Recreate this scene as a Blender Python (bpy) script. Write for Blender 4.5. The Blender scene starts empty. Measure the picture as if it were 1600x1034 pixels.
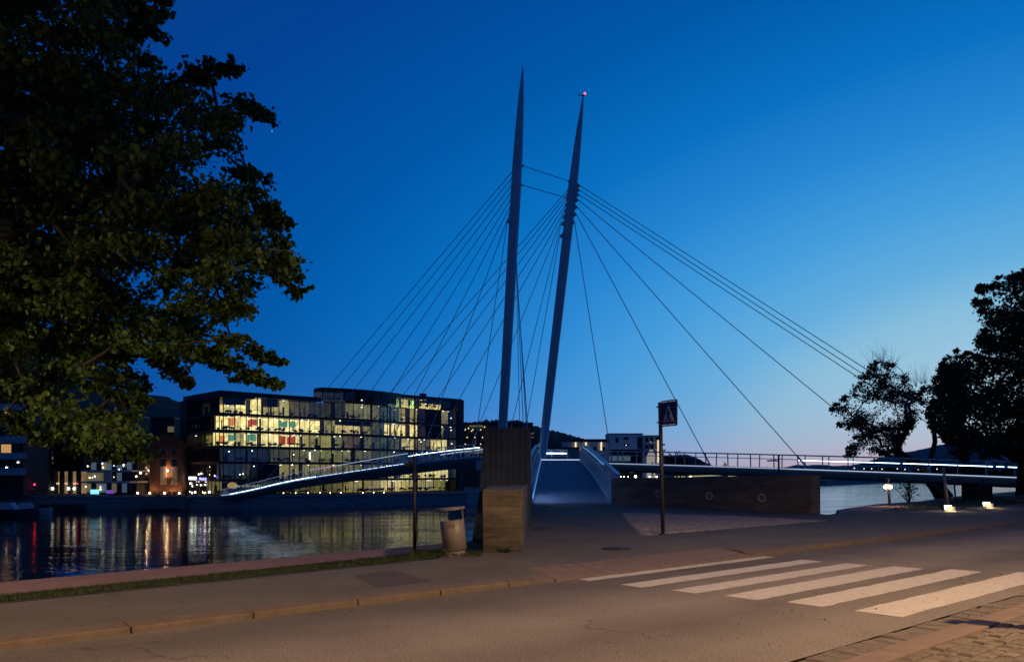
import bpy, math, random
import numpy as np
from mathutils import Vector as V, geometry as mg
random.seed(7); np.random.seed(7)
sc = bpy.context.scene; COL = sc.collection
F, HY, CZ = 1250.0, 737.0, 1.6
PZ = .085                                   # pavement level
WZ = -5.5                                   # water level
KT = (0.757, 0.653); KN = (-0.653, 0.757)   # along the kerb / towards the river

def P(px, py, Y): return V(((px-800)/F*Y, Y, CZ+(HY-py)/F*Y))
def G(px, py, z=0.0):
    Y = (CZ-z)*F/(py-HY); return V(((px-800)/F*Y, Y, z))
def TN(t, n, z=0.0): return V((KT[0]*t+KN[0]*n, 11.15+KT[1]*t+KN[1]*n, z))
def tn(p): x, y = p[0], p[1]-11.15; return x*KT[0]+y*KT[1], x*KN[0]+y*KN[1]

# ------------------------------------------------------------------ materials
MATS = {}
def _new(name):
    m = bpy.data.materials.new(name); m.use_nodes = True
    nt = m.node_tree; return m, nt, nt.nodes['Principled BSDF'], nt.nodes, nt.links
def mat(name, col, rough=0.7, metal=0.0, var=0.25, scale=3.0, bump=0.0, bscale=None, stretch=(1,1,1), detail=6, spec=0.5, fine=0.0, fscale=120):
    if name in MATS: return MATS[name]
    m, nt, b, N, L = _new(name)
    tc = N.new('ShaderNodeNewGeometry'); mp = N.new('ShaderNodeMapping'); mp.inputs['Scale'].default_value = stretch
    L.new(tc.outputs['Position'], mp.inputs['Vector'])
    nz = N.new('ShaderNodeTexNoise'); nz.inputs['Scale'].default_value = scale; nz.inputs['Detail'].default_value = detail
    nz.inputs['Roughness'].default_value = 0.62
    L.new(mp.outputs[0], nz.inputs['Vector'])
    cr = N.new('ShaderNodeValToRGB'); cr.color_ramp.elements[0].position = 0.3; cr.color_ramp.elements[1].position = 0.7
    lo = [c*(1-var) for c in col]; hi = [min(1, c*(1+var)) for c in col]
    cr.color_ramp.elements[0].color = (*lo, 1); cr.color_ramp.elements[1].color = (*hi, 1)
    L.new(nz.outputs['Fac'], cr.inputs[0])
    out = cr.outputs[0]
    if fine > 0:
        n2 = N.new('ShaderNodeTexNoise'); n2.inputs['Scale'].default_value = fscale; n2.inputs['Detail'].default_value = 2
        L.new(tc.outputs['Position'], n2.inputs['Vector'])
        mr = N.new('ShaderNodeMapRange'); mr.inputs[1].default_value = 0.3; mr.inputs[2].default_value = 0.7
        mr.inputs[3].default_value = 1-fine; mr.inputs[4].default_value = 1+fine; L.new(n2.outputs['Fac'], mr.inputs[0])
        mx = N.new('ShaderNodeVectorMath'); mx.operation = 'SCALE'; L.new(out, mx.inputs[0]); L.new(mr.outputs[0], mx.inputs['Scale']); out = mx.outputs[0]
    L.new(out, b.inputs['Base Color'])
    b.inputs['Roughness'].default_value = rough; b.inputs['Metallic'].default_value = metal
    b.inputs['Specular IOR Level'].default_value = spec
    if bump > 0:
        nb = N.new('ShaderNodeTexNoise'); nb.inputs['Scale'].default_value = bscale or scale*4; nb.inputs['Detail'].default_value = 5
        L.new(mp.outputs[0], nb.inputs['Vector'])
        bp = N.new('ShaderNodeBump'); bp.inputs['Strength'].default_value = min(1, bump); bp.inputs['Distance'].default_value = 0.02*max(1, bump)
        L.new(nb.outputs['Fac'], bp.inputs['Height']); L.new(bp.outputs[0], b.inputs['Normal'])
    MATS[name] = m; return m
def emit(name, col, strength, base=0.3):
    if name in MATS: return MATS[name]
    m, nt, b, N, L = _new(name)
    b.inputs['Base Color'].default_value = (*[c*base for c in col], 1); b.inputs['Emission Color'].default_value = (*col, 1)
    b.inputs['Emission Strength'].default_value = strength
    MATS[name] = m; return m
def glass(name, tint=(.9, .95, 1), mixf=0.14):
    if name in MATS: return MATS[name]
    m, nt, b, N, L = _new(name); N.remove(b)
    t = N.new('ShaderNodeBsdfTransparent'); t.inputs[0].default_value = (*tint, 1)
    g = N.new('ShaderNodeBsdfGlossy'); g.inputs['Roughness'].default_value = 0.03; g.inputs[0].default_value = (.8, .8, .8, 1)
    mx = N.new('ShaderNodeMixShader'); mx.inputs[0].default_value = mixf
    L.new(t.outputs[0], mx.inputs[1]); L.new(g.outputs[0], mx.inputs[2]); L.new(mx.outputs[0], N['Material Output'].inputs[0])
    MATS[name] = m; return m
def room_mat(name, col, strength):
    """a lit office wall: lamps, whiteboards and shelves make it uneven"""
    if name in MATS: return MATS[name]
    m, nt, b, N, L = _new(name)
    g = N.new('ShaderNodeNewGeometry'); mp = N.new('ShaderNodeMapping'); mp.inputs['Scale'].default_value = (.55, .55, .8)
    L.new(g.outputs['Position'], mp.inputs[0])
    v = N.new('ShaderNodeTexVoronoi'); v.distance = 'CHEBYCHEV'; v.inputs['Scale'].default_value = 1.3; L.new(mp.outputs[0], v.inputs['Vector'])
    r = N.new('ShaderNodeValToRGB'); r.color_ramp.elements[0].color = (.66, .62, .52, 1); r.color_ramp.elements[1].color = (1.05, 1.05, 1.05, 1)
    r.color_ramp.elements[0].position = .1; r.color_ramp.elements[1].position = .75
    s = N.new('ShaderNodeSeparateColor'); L.new(v.outputs['Color'], s.inputs[0]); L.new(s.outputs[0], r.inputs[0])
    mx = N.new('ShaderNodeVectorMath'); mx.operation = 'MULTIPLY'; mx.inputs[1].default_value = col; L.new(r.outputs[0], mx.inputs[0])
    L.new(mx.outputs[0], b.inputs['Emission Color']); b.inputs['Emission Strength'].default_value = strength
    b.inputs['Base Color'].default_value = (.5, .47, .4, 1)
    MATS[name] = m; return m
def board_concrete(name, col, horizontal=True, board=0.12, con=.12, lo=.45, hi=1.5):
    if name in MATS: return MATS[name]
    m, nt, b, N, L = _new(name)
    g = N.new('ShaderNodeNewGeometry')
    w = N.new('ShaderNodeTexWave'); w.wave_type = 'BANDS'; w.bands_direction = 'Z' if horizontal else 'X'; w.wave_profile = 'SAW'
    w.inputs['Scale'].default_value = 0.314/board*1.0; w.inputs['Distortion'].default_value = 0.5; w.inputs['Detail Scale'].default_value = 2
    L.new(g.outputs['Position'], w.inputs[0])
    n1 = N.new('ShaderNodeTexNoise'); n1.inputs['Scale'].default_value = 1.6; n1.inputs['Detail'].default_value = 8; n1.inputs['Roughness'].default_value = .65
    mp = N.new('ShaderNodeMapping'); mp.inputs['Scale'].default_value = (1, 1, .35) if not horizontal else (.6, .6, 2.2); L.new(g.outputs['Position'], mp.inputs[0]); L.new(mp.outputs[0], n1.inputs[0])
    n2 = N.new('ShaderNodeTexNoise'); n2.inputs['Scale'].default_value = 45; n2.inputs['Detail'].default_value = 4; L.new(g.outputs['Position'], n2.inputs[0])
    a = N.new('ShaderNodeMath'); a.operation = 'MULTIPLY_ADD'; a.inputs[1].default_value = con; L.new(w.outputs['Fac'], a.inputs[0]); L.new(n1.outputs['Fac'], a.inputs[2])
    a2 = N.new('ShaderNodeMath'); a2.operation = 'MULTIPLY_ADD'; a2.inputs[1].default_value = .3; L.new(n2.outputs['Fac'], a2.inputs[0]); L.new(a.outputs[0], a2.inputs[2])
    r = N.new('ShaderNodeValToRGB'); r.color_ramp.elements[0].position = .45; r.color_ramp.elements[1].position = 1.0
    r.color_ramp.elements[0].color = (*[c*lo for c in col], 1); r.color_ramp.elements[1].color = (*[c*hi for c in col], 1)
    L.new(a2.outputs[0], r.inputs[0]); L.new(r.outputs[0], b.inputs['Base Color']); b.inputs['Roughness'].default_value = .9
    bp = N.new('ShaderNodeBump'); bp.inputs['Strength'].default_value = .6; bp.inputs['Distance'].default_value = .012
    L.new(a2.outputs[0], bp.inputs['Height']); L.new(bp.outputs[0], b.inputs['Normal'])
    MATS[name] = m; return m
def leaf_mat(name, a, b_, trans=0.25):
    if name in MATS: return MATS[name]
    m, nt, b, N, L = _new(name)
    g = N.new('ShaderNodeNewGeometry')
    r = N.new('ShaderNodeValToRGB'); r.color_ramp.elements[0].color = (*a, 1); r.color_ramp.elements[1].color = (*b_, 1)
    L.new(g.outputs['Random Per Island'], r.inputs[0]); L.new(r.outputs[0], b.inputs['Base Color']); b.inputs['Roughness'].default_value = .55
    b.inputs['Specular IOR Level'].default_value = .3
    t = N.new('ShaderNodeBsdfTranslucent'); L.new(r.outputs[0], t.inputs[0])
    mx = N.new('ShaderNodeMixShader'); mx.inputs[0].default_value = trans
    L.new(b.outputs[0], mx.inputs[1]); L.new(t.outputs[0], mx.inputs[2]); L.new(mx.outputs[0], N['Material Output'].inputs[0])
    MATS[name] = m; return m

# ------------------------------------------------------------------ mesh builder
WL = {}
class MB:
    def __init__(s): s.v = []; s.f = []
    def add(s, vs, fs):
        k = len(s.v); s.v += [tuple(x) for x in vs]; s.f += [tuple(i+k for i in f) for f in fs]; return s
    def hexa(s, b, t):              # bottom four, top four points
        return s.add(list(b)+list(t), [(3, 2, 1, 0), (4, 5, 6, 7), (0, 1, 5, 4), (1, 2, 6, 5), (2, 3, 7, 6), (3, 0, 4, 7)])
    def box(s, c, d, rz=0.0):
        cx, cy, cz = c; hx, hy, hz = d[0]/2, d[1]/2, d[2]/2; ca, sa = math.cos(rz), math.sin(rz)
        q = [(cx+x*ca-y*sa, cy+x*sa+y*ca) for x, y in ((-hx, -hy), (hx, -hy), (hx, hy), (-hx, hy))]
        return s.hexa([(x, y, cz-hz) for x, y in q], [(x, y, cz+hz) for x, y in q])
    def beam(s, a, b, w, h, up=V((0, 0, 1))):
        a, b = V(a), V(b); d = (b-a).normalized(); x = d.cross(up)
        if x.length < 1e-4: x = V((1, 0, 0))
        x.normalize(); y = x.cross(d); x *= w/2; y *= h/2
        return s.hexa([a-x-y, a+x-y, b+x-y, b-x-y], [a-x+y, a+x+y, b+x+y, b-x+y])
    def tube(s, pts, r, n=8, caps=True):
        pts = [V(p) for p in pts]; m = len(pts); rr = r if isinstance(r, (list, tuple)) else [r]*m
        vs = []; ref = None
        for i, p in enumerate(pts):
            d = (pts[min(i+1, m-1)]-pts[max(i-1, 0)]).normalized()
            if ref is None: ref = V((0, 0, 1)) if abs(d.z) < .9 else V((1, 0, 0))
            x = d.cross(ref); x.normalize(); y = d.cross(x)
            for k in range(n):
                a = 2*math.pi*k/n; vs.append(p+(x*math.cos(a)+y*math.sin(a))*rr[i])
        fs = [(i*n+k, i*n+(k+1) % n, (i+1)*n+(k+1) % n, (i+1)*n+k) for i in range(m-1) for k in range(n)]
        if caps: fs += [tuple(range(n-1, -1, -1)), tuple(range((m-1)*n, m*n))]
        return s.add(vs, fs)
    def cyl(s, c, r, h, n=24, r2=None):
        c = V(c); return s.tube([c, c+V((0, 0, h))], [r, r if r2 is None else r2], n)
    def prism(s, poly, z0, z1):     # poly: 2-D points; z0/z1 numbers or functions
        n = len(poly); g0 = z0 if callable(z0) else (lambda x, y: z0); g1 = z1 if callable(z1) else (lambda x, y: z1)
        area = sum(poly[i][0]*poly[(i+1) % n][1]-poly[(i+1) % n][0]*poly[i][1] for i in range(n))
        if area < 0: poly = poly[::-1]
        b = [(p[0], p[1], g0(p[0], p[1])) for p in poly]; t = [(p[0], p[1], g1(p[0], p[1])) for p in poly]
        tr = mg.tessellate_polygon([[V((p[0], p[1], 0)) for p in poly]])
        fs = []
        for a, b2, c in tr:
            A, B, C = poly[a], poly[b2], poly[c]
            if (B[0]-A[0])*(C[1]-A[1])-(B[1]-A[1])*(C[0]-A[0]) < 0: b2, c = c, b2
            fs.append((n+a, n+b2, n+c)); fs.append((c, b2, a))
        fs += [(i, (i+1) % n, n+(i+1) % n, n+i) for i in range(n)]
        return s.add(b+t, fs)
    def sheet(s, poly):             # flat-ish polygon of 3-D points, facing up
        n = len(poly); fs = []
        for a, b, c in mg.tessellate_polygon([[V((p[0], p[1], 0)) for p in poly]]):
            A, B, C = poly[a], poly[b], poly[c]
            if (B[0]-A[0])*(C[1]-A[1])-(B[1]-A[1])*(C[0]-A[0]) < 0: b, c = c, b
            fs.append((a, b, c))
        return s.add(poly, fs)
    def lathe(s, c, prof, n=20):
        c = V(c); vs = [c+V((r*math.cos(2*math.pi*k/n), r*math.sin(2*math.pi*k/n), z)) for r, z in prof for k in range(n)]
        m = len(prof); fs = [(i*n+k, i*n+(k+1) % n, (i+1)*n+(k+1) % n, (i+1)*n+k) for i in range(m-1) for k in range(n)]
        fs += [tuple(range(n-1, -1, -1)), tuple(range((m-1)*n, m*n))]
        return s.add(vs, fs)
    def sweep(s, path, prof, closed=True):   # prof: (offset to the right of travel, z offset)
        path = [V(p) for p in path]; m = len(path); n = len(prof); vs = []
        for i, p in enumerate(path):
            d = path[min(i+1, m-1)]-path[max(i-1, 0)]; d.z = 0; d.normalize(); rt = V((d.y, -d.x, 0))
            vs += [p+rt*o+V((0, 0, z)) for o, z in prof]
        kk = n if closed else n-1
        fs = [(i*n+k, (i+1)*n+k, (i+1)*n+(k+1) % n, i*n+(k+1) % n) for i in range(m-1) for k in range(kk)]
        if closed: fs += [tuple(range(n)), tuple(range(m*n-1, (m-1)*n-1, -1))]
        return s.add(vs, fs)
    def build(s, name, m, parent=None, smooth=False, bevel=0.0):
        me = bpy.data.meshes.new(name); off = V((0, 0, 0))
        if parent is not None: off = WL.get(parent.name, V((0, 0, 0)))
        me.from_pydata([(x-off.x, y-off.y, z-off.z) for x, y, z in s.v], [], s.f)
        me.materials.append(m)
        if smooth: me.polygons.foreach_set('use_smooth', [True]*len(me.polygons))
        me.update()
        o = bpy.data.objects.new(name, me); COL.objects.link(o)
        if parent is not None: o.parent = parent; WL[o.name] = off.copy()
        if bevel > 0:
            bv = o.modifiers.new('edge', 'BEVEL'); bv.width = bevel; bv.segments = 2; bv.limit_method = 'ANGLE'
        return o
def tag(o, label=None, cat=None, group=None, kind=None):
    if label: o['label'] = label
    if cat: o['category'] = cat
    if group: o['group'] = group
    if kind: o['kind'] = kind
    return o
def thing(name, label, cat, loc=(0, 0, 0), group=None):
    o = bpy.data.objects.new(name, None); COL.objects.link(o); o.location = loc; o.empty_display_size = .2
    WL[o.name] = V(loc); return tag(o, label, cat, group)
def struct(o, kind='structure'): o['kind'] = kind; return o
def copy_tree(o, parent=None):
    c = o.copy(); COL.objects.link(c)
    if parent is not None: c.parent = parent
    for ch in list(o.children): copy_tree(ch, c)
    return c
def leaves(centers, size, aspect, droop=0.4, up=0.6):
    """one small folded leaf at every centre: six points, two faces"""
    n = len(centers); C = np.asarray(centers)
    ax = np.random.normal(size=(n, 3)); ax[:, 2] -= droop; ax /= np.linalg.norm(ax, axis=1)[:, None]
    nr = np.random.normal(size=(n, 3))*(1-up); nr[:, 2] += up
    nr -= ax*(nr*ax).sum(1)[:, None]; nr /= np.linalg.norm(nr, axis=1)[:, None]+1e-9
    bx = np.cross(ax, nr); s = size*np.random.uniform(.45, 1.35, (n, 1)); w = s*aspect; fo = s*.16
    base = C; tip = C+ax*s
    l1 = C+ax*s*.25+bx*w*.5+nr*fo; l2 = C+ax*s*.68+bx*w*.42+nr*fo
    r1 = C+ax*s*.25-bx*w*.5+nr*fo; r2 = C+ax*s*.68-bx*w*.42+nr*fo
    vs = np.stack([base, l1, l2, tip, r2, r1], 1).reshape(-1, 3)
    k = np.arange(n)[:, None]*6
    fs = np.concatenate([k+np.array([[0, 1, 2, 3]]), k+np.array([[0, 3, 4, 5]])], 0)
    return vs, fs
def leaf_obj(name, centers, size, aspect, m, parent=None, **kw):
    vs, fs = leaves(centers, size, aspect, **kw)
    off = WL.get(parent.name, V((0, 0, 0))) if parent is not None else V((0, 0, 0))
    vs = vs-np.array(off)
    me = bpy.data.meshes.new(name); me.vertices.add(len(vs)); me.vertices.foreach_set('co', vs.astype(np.float32).ravel())
    me.loops.add(fs.size); me.loops.foreach_set('vertex_index', fs.astype(np.int32).ravel())
    me.polygons.add(len(fs)); me.polygons.foreach_set('loop_start', np.arange(0, fs.size, 4, dtype=np.int32))
    me.materials.append(m); me.update(calc_edges=True)
    o = bpy.data.objects.new(name, me); COL.objects.link(o)
    if parent is not None: o.parent = parent; WL[o.name] = off.copy()
    return o
def in_poly(x, y, poly):
    c = False; n = len(poly)
    for i in range(n):
        x1, y1 = poly[i]; x2, y2 = poly[(i+1) % n]
        if (y1 > y) != (y2 > y) and x < (x2-x1)*(y-y1)/(y2-y1)+x1: c = not c
    return c
def grow_tree(name, label, trunk, trunk_r, lumps, per, leaf_size, leaf_m, bark_m, aspect=.75, twigs=6, flat=.5, group=None, bare=()):
    root = thing(name, label, 'tree', tuple(trunk[0]), group)
    nodes = []; par = []
    for i, p in enumerate(trunk): nodes.append(V(p)); par.append(i-1)
    nt0 = len(nodes); crown0 = V(trunk[-1]); ends = []; paths = []
    start = max(1, nt0-2)
    for c, r in sorted(lumps, key=lambda q: (q[0]-crown0).length):
        best = None; bd = 1e9
        for i in range(start, len(nodes)):
            d = (nodes[i]-c).length+.25*max(0, (nodes[i]-crown0).length-(c-crown0).length)+.15*max(0, nodes[i].z-c.z)
            if d < bd: bd = d; best = i
        a = nodes[best]; L = (c-a).length; mid = (a+c)/2+V((random.gauss(0, .1), random.gauss(0, .1), .08+random.gauss(0, .06)))*L
        prev = best; path = [best]; k = max(2, min(5, int(L/.5)+1))
        for j in range(1, k+1):
            t = j/k; q = a*(1-t)**2+mid*2*t*(1-t)+c*t*t
            nodes.append(q); par.append(prev); prev = len(nodes)-1; path.append(prev)
        paths.append(path); ends.append((prev, c, r))
    cnt = [0]*len(nodes)
    for e, c, r in ends:
        i = e
        while i >= 0: cnt[i] += 1; i = par[i]
    tot = len(ends); rm = trunk_r*.035
    rad = lambda i: max(rm, trunk_r*.85*(cnt[i]/tot)**.6)
    tb = MB()
    h = trunk[0]
    rs = [trunk_r*(1-.28*i/(nt0-1)) for i in range(nt0)]; rs[0] *= 1.45
    tb.tube(trunk, rs, 12)
    for p in paths: tb.tube([nodes[i] for i in p], [min(rad(i), rad(p[1])*1.15) for i in p], 6)
    pts = []
    for e, c, r in ends:
        tw = []
        for k in range(twigs):
            d = V((random.gauss(0, 1), random.gauss(0, 1), random.gauss(-.05, .5))); d.normalize()
            e2 = c+V((d.x*r, d.y*r, d.z*r*flat)); tb.tube([c, (c+e2)/2+V((0, 0, r*.06)), e2], [rm*.8, rm*.55, rm*.3], 4, False); tw.append(e2)
        for k in range(per):
            e2 = random.choice(tw); t = random.random()**.55*1.12
            q = c.lerp(e2, t); s = r*.21
            pts.append((q.x+random.gauss(0, s), q.y+random.gauss(0, s), q.z+random.gauss(-.1*s, s*.7)))
    for a, b in bare:
        a, b = V(a), V(b)
        for k in range(16):
            e2 = b+V((random.gauss(0, .6), random.gauss(0, .5), random.gauss(0, .45))); tb.tube([a, a.lerp(e2, .5)+V((random.gauss(0, .1), 0, .05)), e2], [rm*1.2, rm*.6, rm*.3], 4, False)
    tb.build('trunk', bark_m, root, smooth=True)
    leaf_obj('crown', pts, leaf_size, aspect, leaf_m, root, up=.45, droop=.7)
    return root

# ------------------------------------------------------------------ camera, sky, sun
cam = bpy.data.cameras.new('camera'); co = bpy.data.objects.new('camera', cam); COL.objects.link(co); sc.camera = co
cam.sensor_width = 36; cam.lens = 36*F/1600; cam.shift_y = (HY-517)/1600; cam.clip_start = .1; cam.clip_end = 9000
co.location = (0, 0, CZ); co.rotation_euler = (math.pi/2, 0, 0)
sc.view_settings.view_transform = 'Standard'; sc.view_settings.look = 'None'; sc.view_settings.exposure = 0; sc.view_settings.gamma = 1
SUN_AZ = 35.0
def s2l(c): return tuple(((x/255)/12.92 if x/255 <= .04045 else ((x/255+.055)/1.055)**2.4) for x in c)
w = bpy.data.worlds.new('World'); sc.world = w; w.use_nodes = True
nt = w.node_tree; N = nt.nodes; L = nt.links; bg = N['Background']
sky = N.new('ShaderNodeTexSky'); sky.sky_type = 'NISHITA'; sky.sun_disc = False
sky.sun_elevation = math.radians(-4); sky.sun_rotation = math.radians(SUN_AZ); sky.ozone_density = 4
tc = N.new('ShaderNodeTexCoord'); sx = N.new('ShaderNodeSeparateXYZ'); L.new(tc.outputs['Generated'], sx.inputs[0])
def M(op, a, b=None, c=None):
    n = N.new('ShaderNodeMath'); n.operation = op
    for i, q in enumerate((a, b, c)):
        if q is None: continue
        if isinstance(q, (int, float)): n.inputs[i].default_value = q
        else: L.new(q, n.inputs[i])
    return n.outputs[0]
el = M('ABSOLUTE', M('ARCSINE', sx.outputs[2]))
az = M('SUBTRACT', M('ARCTAN2', sx.outputs[0], sx.outputs[1]), math.radians(SUN_AZ))
az = M('WRAP', az, math.pi, -math.pi)
az = M('MULTIPLY', az, .57)
D = M('SQRT', M('ADD', M('MULTIPLY', el, el), M('MULTIPLY', az, az)))
fac = M('DIVIDE', D, math.pi/2)
ramp = N.new('ShaderNodeValToRGB'); e = ramp.color_ramp.elements
STOPS = [(4, (172, 208, 226)), (10.5, (134, 190, 220)), (13, (100, 174, 222)), (17, (66, 156, 219)), (21, (38, 134, 210)), (25.5, (8, 112, 193)),
         (31.5, (0, 88, 168)), (39.5, (2, 66, 148)), (55, (8, 54, 118)), (88, (27, 58, 106))]
e[0].position = STOPS[0][0]/90; e[0].color = (*s2l(STOPS[0][1]), 1); e[1].position = STOPS[-1][0]/90; e[1].color = (*s2l(STOPS[-1][1]), 1)
for d, c in STOPS[1:-1]:
    q = e.new(d/90); q.color = (*s2l(c), 1)
L.new(fac, ramp.inputs[0])
hz = M('MULTIPLY', M('POWER', 2.718, M('MULTIPLY', el, -25.0)), M('POWER', 2.718, M('MULTIPLY', M('MULTIPLY', az, az), -7.0)))
mx = N.new('ShaderNodeMixRGB'); L.new(M('MULTIPLY', hz, 1.0), mx.inputs[0]); L.new(ramp.outputs[0], mx.inputs[1]); mx.inputs[2].default_value = (*s2l((192, 150, 166)), 1)
ad = N.new('ShaderNodeMixRGB'); ad.blend_type = 'ADD'; ad.inputs[0].default_value = .03; L.new(mx.outputs[0], ad.inputs[1]); L.new(sky.outputs[0], ad.inputs[2])
L.new(ad.outputs[0], bg.inputs[0]); bg.inputs[1].default_value = 1.0
sun = bpy.data.lights.new('sun', 'SUN'); so = bpy.data.objects.new('sun', sun); COL.objects.link(so)
sun.energy = .02; sun.angle = math.radians(12); sun.color = (1, .75, .7)
so.rotation_euler = (math.radians(86), 0, math.radians(180-SUN_AZ))

# ------------------------------------------------------------------ ground, road, kerbs
asphalt = mat('asphalt_road', (.125, .112, .10), .85, var=.22, scale=.45, bump=.75, bscale=62, fine=.5, fscale=46)
asphalt2 = mat('asphalt_walk', (.072, .068, .058), .9, var=.25, scale=.7, bump=.6, bscale=60, fine=.4, fscale=48)
granite = mat('granite_kerb', (.088, .066, .046), .8, var=.25, scale=5, bump=.5, bscale=60, fine=.18, fscale=150)
pinkstone = mat('pink_granite', (.118, .086, .067), .8, var=.2, scale=4, bump=.4, bscale=50, fine=.2, fscale=140)
settm = mat('sett_stone', (.085, .070, .054), .8, var=.4, scale=7, bump=.6, bscale=50, fine=.2, fscale=140)
settg = mat('grey_sett', (.21, .20, .195), .85, var=.4, scale=5, bump=.6, bscale=50, fine=.25, fscale=120)
soil = mat('soil', (.05, .042, .032), .95, var=.4, scale=4, bump=.8, bscale=25)
grassm = mat('turf', (.02, .03, .01), .95, var=.45, scale=3, bump=1, bscale=60)
gravel = mat('gravel_path', (.23, .14, .11), .9, var=.15, scale=2, bump=.6, bscale=70, fine=.25, fscale=80)
whitep = mat('road_paint', (.36, .345, .32), .7, var=.12, scale=6, bump=.3, bscale=120, fine=.12, fscale=70)
rock = mat('bank_stone', (.09, .09, .09), .9, var=.4, scale=1.5, bump=1, bscale=8)

def wear_bands(m):
    nt = m.node_tree; N = nt.nodes; L = nt.links; b = N['Principled BSDF']; src = b.inputs['Base Color'].links[0].from_socket
    g = N.new('ShaderNodeNewGeometry'); d = N.new('ShaderNodeVectorMath'); d.operation = 'DOT_PRODUCT'; d.inputs[1].default_value = (KN[0], KN[1], 0); L.new(g.outputs['Position'], d.inputs[0])
    nz = N.new('ShaderNodeTexNoise'); nz.inputs['Scale'].default_value = .5; L.new(g.outputs['Position'], nz.inputs[0])
    s = N.new('ShaderNodeMath'); s.operation = 'MULTIPLY_ADD'; s.inputs[1].default_value = .9; L.new(nz.outputs['Fac'], s.inputs[0]); L.new(d.outputs['Value'], s.inputs[2])
    mr = N.new('ShaderNodeMapRange'); base = 11.15*KN[1]+.45; mr.inputs[1].default_value = base-5.2; mr.inputs[2].default_value = base+.2; L.new(s.outputs[0], mr.inputs[0])
    r = N.new('ShaderNodeValToRGB'); e = r.color_ramp.elements; e[0].color = (.95, .95, .95, 1); e[1].color = (.9, .9, .9, 1)
    for p, v in ((.18, 1.05), (.36, .72), (.52, 1.18), (.68, 1.0), (.84, .55), (.93, .6)): q = e.new(p); q.color = (v, v, v, 1)
    L.new(mr.outputs[0], r.inputs[0]); mx = N.new('ShaderNodeVectorMath'); mx.operation = 'MULTIPLY'; L.new(src, mx.inputs[0]); L.new(r.outputs[0], mx.inputs[1]); L.new(mx.outputs[0], b.inputs['Base Color'])
def cracks(m, sc_=.5, th=.010, dark=.55):
    nt = m.node_tree; N = nt.nodes; L = nt.links; b = N['Principled BSDF']; src = b.inputs['Base Color'].links[0].from_socket
    g = N.new('ShaderNodeNewGeometry'); nz = N.new('ShaderNodeTexNoise'); nz.inputs['Scale'].default_value = 2.2; nz.inputs['Detail'].default_value = 5; L.new(g.outputs['Position'], nz.inputs[0])
    a = N.new('ShaderNodeVectorMath'); a.operation = 'MULTIPLY_ADD'; a.inputs[1].default_value = (.9, .9, .9); L.new(nz.outputs['Color'], a.inputs[0]); L.new(g.outputs['Position'], a.inputs[2])
    v = N.new('ShaderNodeTexVoronoi'); v.feature = 'DISTANCE_TO_EDGE'; v.inputs['Scale'].default_value = sc_; L.new(a.outputs[0], v.inputs['Vector'])
    n2 = N.new('ShaderNodeTexNoise'); n2.inputs['Scale'].default_value = .35; L.new(g.outputs['Position'], n2.inputs[0])
    mk = N.new('ShaderNodeMapRange'); mk.inputs[1].default_value = .5; mk.inputs[2].default_value = .62; mk.inputs[3].default_value = 0; mk.inputs[4].default_value = th; L.new(n2.outputs['Fac'], mk.inputs[0])
    c = N.new('ShaderNodeMath'); c.operation = 'LESS_THAN'; L.new(v.outputs['Distance'], c.inputs[0]); L.new(mk.outputs[0], c.inputs[1])
    k = N.new('ShaderNodeMath'); k.operation = 'MULTIPLY_ADD'; k.inputs[1].default_value = dark-1; k.inputs[2].default_value = 1; L.new(c.outputs[0], k.inputs[0])
    mx = N.new('ShaderNodeVectorMath'); mx.operation = 'SCALE'; L.new(src, mx.inputs[0]); L.new(k.outputs[0], mx.inputs['Scale']); L.new(mx.outputs[0], b.inputs['Base Color'])
wear_bands(asphalt); cracks(asphalt); cracks(asphalt2, .7, .008, .6)
def chips(m, under, lo=.57, hi=.66, scale=9):
    nt = m.node_tree; N = nt.nodes; L = nt.links; b = N['Principled BSDF']; src = b.inputs['Base Color'].links[0].from_socket
    g = N.new('ShaderNodeNewGeometry'); nz = N.new('ShaderNodeTexNoise'); nz.inputs['Scale'].default_value = scale; nz.inputs['Detail'].default_value = 9; nz.inputs['Roughness'].default_value = .75; L.new(g.outputs['Position'], nz.inputs[0])
    mk = N.new('ShaderNodeMapRange'); mk.inputs[1].default_value = lo; mk.inputs[2].default_value = hi; L.new(nz.outputs['Fac'], mk.inputs[0])
    mx = N.new('ShaderNodeMixRGB'); L.new(mk.outputs[0], mx.inputs[0]); L.new(src, mx.inputs[1]); mx.inputs[2].default_value = (*under, 1); L.new(mx.outputs[0], b.inputs['Base Color'])
chips(whitep, (.14, .125, .11))
road = struct(MB().sheet([TN(-70, -4.86), TN(150, -4.86), TN(150, .06), TN(-70, .06)]).build('road', asphalt))
# crosswalk: six stripes, each slightly different
strips = [(1.25, 6.25, -.06, -.30), (1.30, 6.25, -.86, -1.24), (1.42, 6.3, -1.66, -2.06), (1.55, 6.5, -2.40, -2.88), (1.70, 6.8, -3.20, -3.67), (1.72, 7.2, -4.05, -4.58)]
for t0, t1, a, b in strips:
    k = 26; top = []; bot = []
    for i in range(k+1):
        t = t0+(t1-t0)*i/k; top.append(TN(t+random.gauss(0, .004), a+random.gauss(0, .008), .0045)); bot.append(TN(t, b+random.gauss(0, .008), .0045))
    m = MB(); m.add(bot+top, [(i, i+1, k+2+i, k+1+i) for i in range(k)]); m.build('crosswalk_stripe', whitep, road)
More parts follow.
